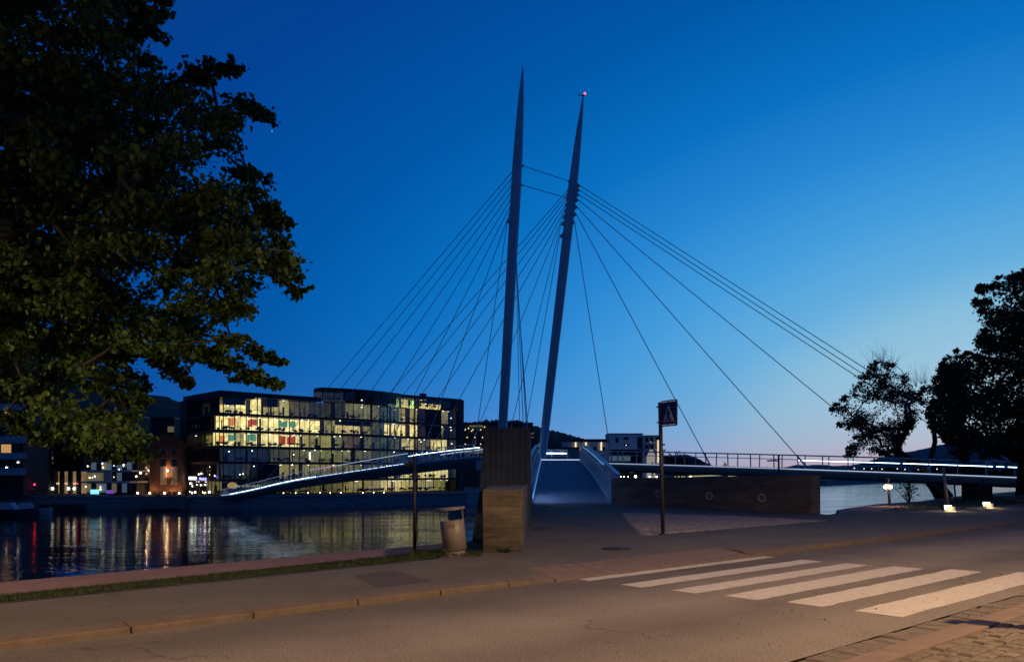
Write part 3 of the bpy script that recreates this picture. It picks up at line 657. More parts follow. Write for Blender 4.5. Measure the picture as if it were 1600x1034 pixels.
t = V((1.9, 82.6, 2.7)); t = P(813, 714, 79.5); cable(fin(2, 366, t), t)
for py, px, dz in zip((290, 297, 304, 312, 323, 334, 346), (1589, 1578, 1566, 1424, 1262, 1110, 957), (.9, .6, .4, .1, .1, .1, .1)):
    t = rpos(ranc(px), -.12 if px < 1500 else 1.5, dz); cable(fin(2, py, t), t, .038)
for py, (px, y2, Y) in zip((352, 362, 372, 384), ((813, 716, 70), (820, 722, 62), (826, 727, 55), (829.5, 735, 49))):
    t = P(px, y2, Y); cable(on_mast(1, py)+V((.15, -.42, 0)), t, .03)
    b = MB(); f = (Y-38.3)/35.6; q = ramp(f, -1); b.beam(q+V((.05, 0, -.2)), t+V((0, 0, -.1)), .14, .2); b.build('outrigger', steel, bridge)
for (xa, ya), (xb, yb) in (((818, 258), (888, 285)), ((816, 288), (885, 311))):
    a = on_mast(1, ya)+V((.5, .2, 0)); c = on_mast(2, yb)+V((-.45, -.3, 0)); m = MB(); m.tube([a, c], .035, 6); m.build('tie_rod', cablem, bridge)
    for q in (a, c): s = MB(); s.lathe(q, [(.02, -.14), (.13, -.06), (.13, .06), (.02, .14)], 10); s.build('tie_socket', edge_w, bridge)
# supports
conc = board_concrete('pier_concrete', (.16, .15, .145), True, .3)
b = MB(); b.prism([(22.6, 66.2), (24.2, 65.3), (25.0, 67.2), (23.4, 68.1)], -6.5, 1.15); b.build('support', conc, bridge)
b = MB(); b.prism([(-3, 73), (6, 74), (6, 82.5), (-3, 82.5)], -6.5, 1.7); b.build('support', conc, bridge)
b = MB(); b.prism([(42.0, 55.5), (47.5, 52.5), (50, 57.5), (44.5, 60.5)], -1.5, .75); b.build('abutment', conc, bridge)
b = MB(); b.prism([(35.2, 62.6), (37.0, 61.6), (38.2, 63.8), (36.4, 64.8)], -1.5, .55); b.build('support', mat('brown_pier', (.12, .075, .05), .9, var=.3), bridge)

# ------------------------------------------------------------------ concrete pier on the left of the ramp
pc = board_concrete('tall_pier_concrete', (.027, .040, .060), False, .16, .30, .35, 1.4); lc = board_concrete('low_block_concrete', (.072, .061, .048), True, .085, .07, .2, 1.9)
pier = thing('bridge_pier', 'tall dark board marked concrete pier with battered side left of the ramp', 'pier', (-.3, 22, 0))
y0, y1 = 22, 27.5
lv = [(2.81, -.757, .50), (2.2, -.80, .50), (1.0, -.90, .49), (-.4, -1.11, .49), (-4.5, -1.9, .49)]
m = MB()
for (za, a0, a1), (zb, b0, b1) in zip(lv[:-1], lv[1:]):
    m.add([(a0, y0, za), (a1, y0, za), (b1, y0, zb), (b0, y0, zb), (a0, y1, za), (a1+.16, y1, za), (b1+.16, y1, zb), (b0, y1, zb)], [(0, 3, 2, 1), (4, 5, 6, 7), (0, 4, 7, 3), (1, 2, 6, 5)])
z, a0, a1 = lv[0]; m.add([(a0, y0, z), (a1, y0, z), (a1+.16, y1, z), (a0, y1, z)], [(0, 1, 2, 3)])
m.build('tall_block', pc, pier)
m = MB(); m.hexa([V((-.555, 15.2, -.1)), V((.185, 15.2, -.1)), V((.43, 21.99, -.1)), V((-.6, 21.99, -.4))], [V((-.565, 15.2, 1.26)), V((.185, 15.2, 1.26)), V((.43, 21.99, 1.26)), V((-.6, 21.99, 1.26))])
m.build('low_block', lc, pier, bevel=.02)
m = MB(); m.hexa([V((.25, 27.5, -.6)), V((.62, 27.5, -.6)), V((.97, 38.2, -.6)), V((.6, 38.2, -.6))], [V((.25, 27.5, 1.0)), V((.62, 27.5, 1.0)), V((.97, 38.2, 1.0)), V((.6, 38.2, 1.0))]); m.build('side_wall', pc, pier)

# ------------------------------------------------------------------ long low wall with three steel rings
wm = board_concrete('long_wall_concrete', (.13, .104, .088), True, .10, .10, .35, 1.5)
wall = thing('concrete_wall', 'long low brown concrete wall with three steel rings right of the ramp', 'wall', tuple((W0+W1)/2))
d = (W1-W0); d.z = 0; d.normalize(); nb = V((-d.y, d.x, 0)); 
if nb.y < 0: nb = -nb
zz = V((0, 0, 1)); A, B = W0+V((0, 0, -.5)), W1+V((0, 0, -.8)); ta, tb2 = 1.30, 1.49
At, Bt = V((W0.x, W0.y, ta)), V((W1.x, W1.y, tb2))
m = MB(); m.hexa([A, B, B+nb*.55, A+nb*.55], [At, Bt, Bt+nb*.55, At+nb*.55]); m.build('wall_body', wm, wall, bevel=.012)
for px, py in ((1029.5, 771), (1109, 774.5), (1191, 777.5)):
    f = (px-955)/(1268-955); u = (px-800)/F; s = (u*W0.y-W0.x)/(d.x-u*d.y); c = W0+d*s; c.z = CZ+(HY-py)/F*c.y; c -= nb*.03
    m = MB(); k = 28
    for rr, w2 in ((.15, .022),):
        pts = [c+d*math.cos(2*math.pi*i/k)*rr+zz*math.sin(2*math.pi*i/k)*rr for i in range(k+1)]; m.tube(pts, w2, 6, False)
    o = m.build('ring', mat('ring_steel', (.55, .55, .56), .4, .2, var=.1), wall)
    m = MB(); m.tube([c+nb*.02, c+nb*.06], .13, 20); m.build('ring_plate', mat('ring_plate', (.17, .125, .10), .8, var=.2), o)

# ------------------------------------------------------------------ pedestrian crossing sign
dark = mat('dark_paint', (.018, .020, .022), .5, var=.2, scale=5)
sign = thing('crossing_sign', 'blue pedestrian crossing sign with white triangle on a dark post', 'sign', tuple(G(1036, 835, PZ)))
b0 = G(1036, 835, PZ); t0 = V((b0.x-.075, b0.y, 3.28))
m = MB(); m.tube([b0-V((0, 0, .1)), t0], .047, 14); m.build('post', dark, sign, smooth=True)
m = MB(); m.cyl(b0+V((0, 0, 0)), .10, .03, 16); m.build('post_foot', dark, sign)
pd = V((.27, -.62, 0)); pd.normalize(); pn = V((pd.y, -pd.x, 0))
if pn.dot(V((-.19, -1, 0))) < 0: pn = -pn
pl0 = V((t0.x+.02, t0.y-.02, 0)); SW, SH, ZB = .66, .62, 2.685
def sp3(a, h, o=0): return pl0+pd*(a*SW)+V((0, 0, ZB+h*SH))+pn*(o-.045)
def rrect(a0, a1, h0, h1, r, n=5):
    out = []
    for ca, ch, st in ((a1-r, h1-r, 0), (a0+r, h1-r, 1), (a0+r, h0+r, 2), (a1-r, h0+r, 3)):
        for i in range(n+1): t = math.pi/2*(st+i/n); out.append((ca+r*math.cos(t), ch+r*math.sin(t)))
    return out
def plate(m, poly, o0, o1):
    n = len(poly); m.add([sp3(a, h, o0) for a, h in poly]+[sp3(a, h, o1) for a, h in poly], [tuple(range(n)), tuple(range(2*n-1, n-1, -1))]+[(i, n+i, n+(i+1) % n, (i+1) % n) for i in range(n)])
m = MB(); plate(m, rrect(0.03, 1, 0, 1, .07), .03, .06); case = m.build('sign_case', dark, sign)
m = MB(); plate(m, rrect(.075, .955, .09, .91, .02), .055, .064); panel = m.build('sign_face', mat('sign_blue', (.012, .022, .16), .45, var=.08, scale=4), sign)
wp = mat('sign_white', (.55, .50, .52), .5, var=.06, scale=4)
m = MB(); plate(m, [(.16, .17), (.87, .17), (.515, .79)], .06, .068); m.build('triangle', wp, panel)
m = MB(); plate(m, rrect(.09, .48, .925, .965, .012), .058, .064); plate(m, rrect(.54, .93, .925, .965, .012), .058, .064); plate(m, rrect(.09, .48, .035, .075, .012), .058, .064); plate(m, rrect(.54, .93, .035, .075, .012), .058, .064); m.build('light_slot', emit('slot_white', (.7, .72, .75), .12, .8), case)
bk = mat('sign_black', (.01, .010, .012), .6, var=.1)
m = MB()
def disc(a, h, r): plate(m, [(a+r*math.cos(2*math.pi*i/12), h+r*math.sin(2*math.pi*i/12)*SW/SH) for i in range(12)], .0665, .0715)
disc(.52, .635, .034)
for k, poly in enumerate(([(.475, .60), (.565, .60), (.575, .43), (.545, .37), (.47, .37)], [(.48, .59), (.41, .45), (.435, .43), (.50, .53)], [(.56, .59), (.625, .47), (.60, .44), (.55, .52)],
                          [(.47, .38), (.53, .38), (.44, .19), (.36, .19)], [(.50, .38), (.57, .38), (.67, .19), (.59, .19)])): plate(m, poly, .0665+.0004*k, .0705+.0006*k)
m.build('walking_figure', bk, panel)
for pl, o1 in (([(.215, .19), (.275, .19), (.315, .28), (.27, .30)], .0702), ([(.755, .19), (.815, .19), (.755, .30), (.71, .28)], .0702)): m = MB(); plate(m, pl, .0662, o1); m.build('stripe_symbol', bk, panel)
for h in (.18, .78): m = MB(); m.tube([t0.lerp(b0, (3.28-(ZB+h*SH))/3.15)-V((.09, 0, 0)), sp3(.05, h)], .018, 8); m.build('clamp', dark, sign)

# ------------------------------------------------------------------ litter bin
bb = G(712, 868, .06); binr = thing('litter_bin', 'leaning round beige litter bin with flat lid on the grass verge', 'litter bin', tuple(bb))
binm = mat('bin_paint', (.145, .13, .12), .5, var=.1, scale=5, bump=.1, bscale=20); bind = mat('bin_inside', (.05, .045, .04), .7, var=.2)
tilt = math.radians(-6.0); ct, st_ = math.cos(tilt), math.sin(tilt)
def bt(m): m.v = [(bb.x+(x)*ct+z*st_, bb.y+y, bb.z+z*ct-x*st_) for x, y, z in m.v]; return m
def arc_wall(m, r0, r1, a0, a1, z0, z1, n=16):
    for i in range(n):
        p, q = math.radians(a0+(a1-a0)*i/n), math.radians(a0+(a1-a0)*(i+1)/n)
        f = lambda a, r, z: (r*math.cos(a), r*math.sin(a), z)
        m.hexa([f(p, r0, z0), f(p, r1, z0), f(q, r1, z0), f(q, r0, z0)], [f(p, r0, z1), f(p, r1, z1), f(q, r1, z1), f(q, r0, z1)])
m = MB(); m.box((.03, 0, -.05), (.62, .6, .1)); m.v = [(x+bb.x, y+bb.y, z+bb.z) for x, y, z in m.v]; m.build('plinth', lc, binr, bevel=.015)
m = MB(); m.lathe((0, 0, 0), [(.185, .0), (.185, .095)], 28); bt(m).build('foot', binm, binr, smooth=False)
m = MB(); m.lathe((0, 0, 0), [(.20, .11), (.215, .115), (.222, .66), (.214, .664), (.20, .662), (.20, .6)], 36); o = bt(m).build('body', binm, binr, smooth=False)
o.data.polygons.foreach_set('use_smooth', [abs(p.normal.z) < .3 and len(p.vertices) == 4 for p in o.data.polygons])
m = MB(); arc_wall(m, .205, .221, 168, 205, .655, .845, 6); bt(m).build('lid_support', binm, binr); m = MB(); arc_wall(m, .205, .221, -14, 22, .655, .845, 6); bt(m).build('lid_support', binm, binr)
m = MB(); m.lathe((0, 0, 0), [(.255, .845), (.262, .85), (.262, .888), (.250, .894)], 36); bt(m).build('lid', binm, binr)
m = MB(); m.lathe((0, 0, 0), [(.196, .50), (.19, .60)], 24); bt(m).build('liner', bind, binr)
# small worn emblem on the front
m = MB()
for dx, dz, w2, h2 in ((-.035, .575, .022, .03), (.0, .58, .03, .012), (.03, .565, .016, .05), (.012, .548, .02, .014), (-.02, .552, .012, .012)):
    a = math.radians(-88)+dx/.222; m.beam((.2235*math.cos(a), .2235*math.sin(a), dz-h2/2), (.2235*math.cos(a), .2235*math.sin(a), dz+h2/2), w2, .006)
bt(m).build('emblem', mat('emblem_brown', (.10, .055, .03), .7, var=.2), binr)

# ------------------------------------------------------------------ slim path lamps (unlit) and the lit things on the lawn
def path_lamp(label, base, top_z, head_dir, group, lit=None, r=.035):
    t = thing('path_lamp', label, 'lamp post', tuple(base), group)
    m = MB(); m.tube([base-V((0, 0, .1)), V((base.x-.01, base.y, top_z))], [r*1.15, r], 12); m.build('post', dark, t, smooth=True)
    hp = V((base.x-.01, base.y, top_z-.20*max(1, r/.035))); hd = V(head_dir)
    m = MB(); m.beam(hp, hp+hd*.2, .05, .06); m.beam(hp+hd*.12+V((0, 0, .02)), hp+hd*.55+V((0, 0, -.01)), .13, .07); m.build('lamp_head', dark, t, bevel=.01)
    return t
path_lamp('slim dark path lamp on the verge beside the litter bin', G(648, 862, -.2), CZ+(HY-712)/F*G(648, 862, -.2).y, (-.42, .1, 0), 'slim path lamps')
q = P(1217, 748, 38); path_lamp('slim dark path lamp standing behind the long concrete wall', V((q.x, q.y, -1.2)), CZ+(HY-711)/F*38, (-.95, .1, 0), 'slim path lamps', r=.045)
warm_spot = emit('lamp_warm', (1.0, .72, .42), 9)
def lawn_z(y): return .08 if y < 36 else .08-(y-36)*.020
b0 = V((P(1390, 760, 38).x, 38, .05)); t = thing('lit_path_lamp', 'path lamp with a pair of glowing bulbs near the bank path', 'lamp post', tuple(b0))
m = MB(); m.tube([b0, V((b0.x-.08, 38, CZ+(HY-744)/F*38))], .06, 10); m.build('post', dark, t, smooth=True)
m = MB(); c = P(1388, 760, 37.9)
for s in (-.13, PZ): m.lathe(c+V((s, 0, 0)), [(.02, -.1), (.09, -.06), (.1, .02), (.03, .1)], 10)
m.build('bulb', emit('bulb_white', (1, .85, .6), 6), t); m = MB(); m.box(c+V((0, 0, PZ)), (.46, .16, .06)); m.box(c+V((0, .03, -.14)), (.3, .12, .08)); m.build('lamp_arm', dark, t)
l = bpy.data.lights.new('lamp_light', 'POINT'); l.energy = 70; l.color = (1, .6, .3); l.shadow_soft_size = .1; o = bpy.data.objects.new('lamp_light', l); COL.objects.link(o); o.parent = t; o.location = c-b0+V((0, -.35, .05))
b0 = V((P(1480, 790, 34.7).x, 34.7, .1)); t = thing('slim_mast', 'slim tapering steel pole lit from below by the lawn floodlight', 'pole', tuple(b0))
m = MB(); m.tube([b0, V((P(1474, 730, 34.7).x, 34.7, CZ+(HY-727)/F*34.7))], [.075, .05], 12); m.build('pole', mat('pole_steel', (.30, .24, .20), .5, .2, var=.1), t, smooth=True); m = MB(); m.cyl(b0, .13, .06, 14); m.build('foot_plate', dark, t)
b0 = V((P(1493, 776, 60).x, 60, -.5)); t = thing('slim_mast', 'short dark pole standing under the footbridge near the river edge', 'pole', tuple(b0))
m = MB(); m.tube([b0, V((b0.x-.1, 60, CZ+(HY-752)/F*60))], .06, 10); m.build('pole', dark, t); m = MB(); m.cyl(b0, .11, .06, 14); m.build('foot_plate', dark, t)
floodm = emit('flood_white', (1, .88, .55), 14)
def flood(px, py, Y, label, g=30):
    p = P(px, py, Y); t = thing('floodlight', label, 'floodlight', (p.x, p.y, .1), 'lawn floodlights')
    m = MB(); m.box((p.x+.05, p.y, .12), (.34, .3, .26)); m.build('concrete_base', lc, t, bevel=.01)
    m = MB(); m.hexa([p+V((-.17, -.08, -.07)), p+V((.17, -.08, -.07)), p+V((.17, .1, -.07)), p+V((-.17, .1, -.07))], [p+V((-.15, .02, .11)), p+V((.15, .02, .11)), p+V((.15, .14, .11)), p+V((-.15, .14, .11))]); m.build('housing', dark, t)
    m = MB(); m.hexa([p+V((-.15, -.11, -.05)), p+V((.15, -.11, -.05)), p+V((.15, -.085, -.05)), p+V((-.15, -.085, -.05))], [p+V((-.13, -.01, .10)), p+V((.13, -.01, .10)), p+V((.13, .015, .10)), p+V((-.13, .015, .10))]); m.build('lens', floodm, t)
    l = bpy.data.lights.new('lamp_light', 'POINT'); l.energy = g; l.color = (1, .7, .35); l.shadow_soft_size = .08; o = bpy.data.objects.new('lamp_light', l); COL.objects.link(o); o.parent = t; o.location = (0, -.25, p.z-.1)
flood(1481, 793.5, 31.2, 'glowing floodlight at the foot of the slim steel pole on the lawn'); flood(1541, 788, 34.3, 'glowing floodlight on a small concrete base near the big tree trunk')
b0 = V((P(1588, 787, 41).x, 41, .05)); t = MB().hexa([(b0.x-.5, 40.7, 0), (b0.x+.6, 40.5, 0), (b0.x+.6, 41.3, 0), (b0.x-.5, 41.3, 0)], [(b0.x-.48, 40.72, .28), (b0.x+.58, 40.52, .42), (b0.x+.58, 41.28, .42), (b0.x-.48, 41.28, .28)]).build('stone_block', lc, bevel=.03)
tag(t, 'low sloping stone block on the lawn beside the big tree trunk', 'stone block')
# life ring board under the bridge
b0 = V((P(1536, 776, 57).x, 57, -.4)); t = thing('life_ring_stand', 'dark post with a reddish life ring under the footbridge end', 'life ring', tuple(b0))
m = MB(); m.tube([b0, b0+V((0, 0, 1.5))], .05, 8); m.build('post', dark, t); m = MB(); k = 20; m.tube([b0+V((.36*math.cos(2*math.pi*i/k), -.1, .75+.36*math.sin(2*math.pi*i/k))) for i in range(k+1)], .1, 8, False); m.build('life_ring', mat('ring_red', (.22, .03, .015), .6, var=.2), t)

# ------------------------------------------------------------------ street lamps behind the camera that light the road
headm = emit('street_lamp_glow', (1, .66, .36), 25)
def street_lamp(x, y, label, power, spread, hh=7.6):
    t = thing('street_lamp', label, 'street lamp', (x, y, 0), 'street lamps along the road')
    m = MB(); m.tube([(x, y, -.05), (x, y, 1), (x, y, hh)], [.09, .085, .055], 14); m.build('post', dark, t, smooth=True)
    h = V((x, y, hh)); d = V((KN[0], KN[1], 0)); m = MB(); m.tube([h, h+d*.5+V((0, 0, .25)), h+d*1.3+V((0, 0, .3))], .035, 10); m.build('arm', dark, t)
    c = h+d*1.55+V((0, 0, .27)); m = MB(); m.beam(c-d*.35, c+d*.35, .3, .12); m.build('lamp_head', dark, t, bevel=.02)
    m = MB(); m.beam(c-d*.28-V((0, 0, .075)), c+d*.28-V((0, 0, .075)), .22, .02); m.build('lens', headm, t)
    l = bpy.data.lights.new('lamp_light', 'SPOT'); l.energy = power; l.color = (1, .60, .28); l.spot_size = math.radians(spread); l.spot_blend = .35 if spread < 170 else .2; l.shadow_soft_size = .14
    o = bpy.data.objects.new('lamp_light', l); COL.objects.link(o); o.parent = t; o.location = c-V((x, y, 0))-V((0, 0, .12))
street_lamp(10.6, 3.4, 'street lamp with a short arm on the cobbled pavement right of the view', 13500, 162)
street_lamp(-6.5, -10.5, 'street lamp with a short arm behind the viewer on the pavement', 21000, 158)
street_lamp(-13.5, -3.0, 'low street lamp on the near pavement opposite the overhanging tree', 12500, 179, 5.4)
t = thing('shadow_post', 'narrow dark post out of view, added to cast a shadow on the cobbled pavement', 'shadow post', (5.75, 7.72, 0))  # unseen post added so that its shadow streaks the cobbles
m = MB(); m.box((5.75, 7.72, .62), (.22, .2, 1.24), .7); m.build('post_body', dark, t, bevel=.015); m = MB(); m.box((5.75, 7.72, 1.4), (.27, .24, .3), .7); m.build('head', mat('shadow_post_grey', (.05, .05, .055), .5), t, bevel=.02)

# ------------------------------------------------------------------ glass office building across the river
facade = mat('facade_black', (.022, .022, .026), .5, var=.2, scale=.5)
frame_m = mat('mullion_dark', (.02, .02, .022), .45, var=.1)
dglass = mat('dark_glazing', (.010, .014, .015), .12, var=.4, scale=.25, spec=.28)
pane_m = glass('window_glass', mixf=.06)
furn = mat('furniture_dark', (.03, .028, .025), .7, var=.3)
slabm = mat('office_ceiling', (.35, .34, .32), .8, var=.1)
office = thing('office_building', 'long glazed office building with warm lit floors across the river', 'office building', (-33, 172, -3))
OD, ON, O0 = V((.7302, .6832, 0)), V((.6832, -.7302, 0)), V((-56, 153, 0))
LZ = [-2.93, 0.0, 3.44, 6.5, 9.56, 12.8, 16.56, 18.8]
def bulge(u): return 2.2*math.sin(math.pi*(u-21)/21) if 21 < u < 42 else 0.0
def fp(u, z, off=0.0): p = O0+OD*u+ON*(off+bulge(u)); return V((p.x, p.y, z))
def upx(px): q = (px-800)/F; return (153*q+56)/(.7302-.6832*q)
WARM, CREAM, YEL, DIMY, COOL, GRN = (1, .74, .27), (1, .80, .29), (.95, .78, .20), (.82, .74, .26), (.35, .55, .6), (.62, .95, .30)
SPEC = {  # storey: px from, px to, brightness, colour, style
 6: [(500, 545, .05, (.4, .6, .8), ''), (545, 616, 0, 0, ''), (616, 634, .35, COOL, ''), (634, 641, .6, GRN, ''), (641, 649, .75, CREAM, ''), (649, 667, .95, GRN, ''), (667, 699, .7, CREAM, 'low'), (699, 722, 0, 0, '')],
 5: [(352, 390, .75, CREAM, 'low'), (390, 412, .9, CREAM, ''), (412, 430, .6, CREAM, 'low'), (430, 465, .6, CREAM, ''), (465, 497, .13, CREAM, ''), (497, 545, .06, DIMY, ''), (545, 580, .34, DIMY, ''), (580, 600, .2, DIMY, ''), (600, 637, .09, (.5, .7, .4), ''), (637, 660, .55, WARM, ''), (660, 690, 0, 0, ''), (690, 697, .8, WARM, ''), (697, 713, .35, CREAM, ''), (713, 722, 0, 0, '')],
 4: [(346, 522, 1.0, CREAM, 'desk'), (522, 530, .5, DIMY, ''), (530, 572, .7, WARM, 'low2'), (572, 590, .4, YEL, ''), (590, 615, .12, (.6, .7, .35), ''), (615, 660, .95, WARM, ''), (660, 690, 0, 0, ''), (690, 697, .75, WARM, ''), (697, 713, .4, CREAM, ''), (713, 722, 0, 0, '')],
 3: [(346, 482, .95, CREAM, 'desk'), (482, 530, .48, YEL, ''), (530, 545, .3, DIMY, ''), (545, 578, .17, (.8, .5, .3), ''), (578, 590, .2, DIMY, ''), (590, 637, .12, (.6, .7, .35), ''), (637, 660, .65, WARM, ''), (660, 690, .16, WARM, ''), (690, 713, .8, CREAM, ''), (713, 722, 0, 0, '')],
 2: [(346, 430, .04, (.5, .7, .6), ''), (430, 465, .12, DIMY, ''), (465, 500, .26, YEL, ''), (500, 560, .40, DIMY, ''), (560, 590, .22, DIMY, ''), (590, 637, .10, (.6, .7, .35), ''), (637, 645, .5, WARM, ''), (645, 722, .05, COOL, '')],
 1: [(346, 378, .035, (.5, .7, .6), ''), (378, 400, .06, WARM, ''), (400, 430, 0, 0, ''), (430, 457, .62, CREAM, ''), (457, 540, .42, YEL, ''), (540, 575, .4, YEL, ''), (575, 620, .25, DIMY, ''), (620, 713, .8, CREAM, 'desk'), (713, 722, 0, 0, '')],
 0: [(346, 402, .0, 0, ''), (402, 470, .05, DIMY, ''), (470, 545, .18, YEL, ''), (545, 600, .5, WARM, 'desk'), (600, 640, .7, WARM, 'desk'), (640, 690, .6, CREAM, 'desk'), (690, 713, .4, YEL, ''), (713, 722, 0, 0, '')]}
PANEL = {'orange': emit('panel_orange', (1, .30, .08), .62), 'red': emit('panel_red', (1, .13, .05), .4), 'teal': emit('panel_teal', (.16, .48, .28), .55)}
lampdot = emit('ceiling_lamp', (1, .95, .8), 5)
lampgrn = emit('ceiling_lamp_green', (.8, 1, .9), 3.5)
CB = random.Random(3)
def spec_at(fl, u):
    for x0, x1, b, c, s in SPEC[fl]:
        if upx(x0) <= u <= upx(x1): return b, c, s
    return 0, 0, ''
nwin = 0
def office_window(pf, u0, u1, z0, z1, b, c, style, seed):
    """one glazed bay; behind it a real room with back wall, ceiling, desks and lamps"""
    global nwin; nwin += 1; R = random.Random(seed)
    za, zb = z0+.22, z1-.30
    if b < .03:
        m = MB(); m.hexa([pf(u0, za, -.10), pf(u1, za, -.10), pf(u1, za, -.16), pf(u0, za, -.16)], [pf(u0, zb, -.10), pf(u1, zb, -.10), pf(u1, zb, -.16), pf(u0, zb, -.16)])
        return m.build('window', dglass, office)
    m = MB(); m.hexa([pf(u0, za, -.10), pf(u1, za, -.10), pf(u1, za, -.13), pf(u0, za, -.13)], [pf(u0, zb, -.10), pf(u1, zb, -.10), pf(u1, zb, -.13), pf(u0, zb, -.13)])
    wn = m.build('window', pane_m, office)
    dp = R.choice((3.2, 4.0, 4.8)); key = f'room_{b:.2f}_{c[0]:.2f}{c[1]:.2f}{c[2]:.2f}'
    bb2 = b*(1.4 if b > .85 else 1.12 if b > .6 else .68); mm = room_mat(key, c, bb2)
    zt = zb if style not in ('low', 'low2') else za+(zb-za)*(.5 if style == 'low' else .62)
    m = MB(); m.add([pf(u0, za-.1, -dp), pf(u1, za-.1, -dp), pf(u1, zt+.2, -dp), pf(u0, zt+.2, -dp)], [(0, 1, 2, 3)])
    if R.random() < .35: m.add([pf(u0, za, -.9), pf(u0, za, -dp), pf(u0, zt, -dp), pf(u0, zt, -.9)], [(0, 1, 2, 3)])
    room = m.build('lit_room', mm, wn)
    if zt < zb-.2:
        m = MB(); m.hexa([pf(u0, zt, -.3), pf(u1, zt, -.3), pf(u1, zt, -.36), pf(u0, zt, -.36)], [pf(u0, zb, -.3), pf(u1, zb, -.3), pf(u1, zb, -.36), pf(u0, zb, -.36)]); m.build('blind', furn, wn)
    m = MB()
    W_ = u1-u0
    nd = int(W_/.55) if style in ('desk', 'low', 'low2') else int(W_*.9)
    for i in range(nd):
        u = u0+R.uniform(.15, max(.2, W_-.5)); o = -R.uniform(1.0, 2.0); w2 = R.uniform(.35, .8); h = R.uniform(.55, .95)
        p0, p1 = pf(u, za+h-.3, o), pf(u+w2, za+h-.3, o); m.beam(p0, p1, .4, R.uniform(.15, .45))
        if R.random() < .6: m.beam(pf(u+w2/2, za, o), pf(u+w2/2, za+h, o), .12, .12)
    if style == '' and R.random() < .7:
        u = u0+R.uniform(.1, .8)*W_; m.beam(pf(u, za, -1.2), pf(u, za+R.uniform(1.2, 2.2), -1.2), R.uniform(.1, .5), .2)
    if R.random() < .5 and b < .6:
        u = u0+R.uniform(.1, .7)*W_; zz2 = za+R.uniform(.3, 2.0); m.beam(pf(u, zz2, -2), pf(min(u1, u+1.0), zz2+R.uniform(-.4, .4), -2), .2, .12)
    if m.v: m.build('furniture', furn, wn)
    m = MB()
    for i in range(max(1, int(W_/1.6))):
        if R.random() < .5 and b > .15: u = u0+R.uniform(.2, max(.3, W_-.5)); m.beam(pf(u, zt-.12, -1.4), pf(u+.28, zt-.12, -1.4), .28, .05)
    if m.v: m.build('ceiling_light', lampdot, wn)
    return wn
fr = MB()
for fl in range(0, 7):
    z0, z1 = LZ[fl], LZ[fl+1]; us = upx(349) if fl < 6 else 22.0; ue = 59.0
    u = us; bay = 2.3; cells = []
    while u < ue-.3: cells.append((u, min(ue, u+bay))); u += bay
    i = 0
    while i < len(cells):
        a, e2 = cells[i]; b, c, s = spec_at(fl, (a+e2)/2); j = i
        lim = 4 if b < .03 else (2 if s == 'desk' or b < .5 else 1)
        if b < .03 and 21 < a < 42: lim = 2
        while j+1 < len(cells) and j-i+1 < lim and spec_at(fl, (cells[j+1][0]+cells[j+1][1])/2)[0] == b: j += 1; e2 = cells[j][1]
        office_window(fp, a+.04, e2-.04, z0, z1, b, c, s, fl*100+i)
        i = j+1
    for a, e2 in cells+[(ue, ue)]:
        fr.beam(fp(a, z0, -.04), fp(a, z1, -.04), .15, .2); a2 = a+1.15; fr.beam(fp(min(a2, ue), z0, -.06), fp(min(a2, ue), z1, -.06), .05, .08)
        if fl in (1, 2, 3, 4) and a < 40: pass
    for a, e2 in cells: fr.beam(fp(a, z0+1.0, -.06), fp(e2, z0+1.0, -.06), .05, .05)
fr.beam(fp(upx(647), -2.9, .25), fp(upx(647), 18.7, .25), .34, .3)
fr.build('frame', frame_m, office)
# thick floor bands, roof and side walls
N_ = 40
for z in LZ[1:6]:
    m = MB()
    for i in range(N_):
        a, e2 = 60*i/N_, 60*(i+1)/N_; m.hexa([fp(a, z-.26, -5), fp(e2, z-.26, -5), fp(e2, z-.26, .05), fp(a, z-.26, .05)], [fp(a, z+.22, -5), fp(e2, z+.22, -5), fp(e2, z+.22, .05), fp(a, z+.22, .05)])
    m.build('floor_band', facade, office)
m = MB()
def roof_piece(m, ua, ub, z0, z1, off, back, rnd=False):
    n = 14; bk = lambda a: (2.5+7*math.sin(math.pi*(a-ua)/(ub-ua))**.6) if rnd else back
    for i in range(n):
        a, e2 = ua+(ub-ua)*i/n, ua+(ub-ua)*(i+1)/n; pa, pb = fp(a, 0, off), fp(e2, 0, off); ba, bb3 = O0+OD*a-ON*bk(a), O0+OD*e2-ON*bk(e2)
        m.hexa([V((pa.x, pa.y, z0)), V((pb.x, pb.y, z0)), V((bb3.x, bb3.y, z0)), V((ba.x, ba.y, z0))], [V((pa.x, pa.y, z1)), V((pb.x, pb.y, z1)), V((bb3.x, bb3.y, z1)), V((ba.x, ba.y, z1))])
roof_piece(m, 0, 21.6, 16.3, 17.2, .2, 18); roof_piece(m, 21.6, 42, 18.55, 19.3, .35, 18, True); roof_piece(m, 42, 60, 18.5, 19.2, .2, 18)
p = fp(49.8, 19.2, -2); m.box((p.x, p.y, 19.6), (1.2, 1.2, .9), .75)
m.build('roof', facade, office)
m = MB()
c0, c1 = O0+OD*6.2-ON*5.2, O0+OD*59.4-ON*5.2; m.prism([(c0.x, c0.y), (c1.x, c1.y), (c1-ON*12).to_2d()[:], (c0-ON*12).to_2d()[:]], -3, 16.4)
c0 = O0+OD*41-ON*5.1; m.prism([(c0.x, c0.y), (c1.x, c1.y), (c1-ON*11).to_2d()[:], (c0-ON*11).to_2d()[:]], 16.5, 18.5)
c2, c3 = O0+OD*26-ON*5.2, O0+OD*40.9-ON*5.2; m.prism([c2.to_2d()[:], c3.to_2d()[:], (c3-ON*2.5).to_2d()[:], (c2-ON*1.2).to_2d()[:]], 16.45, 18.5)
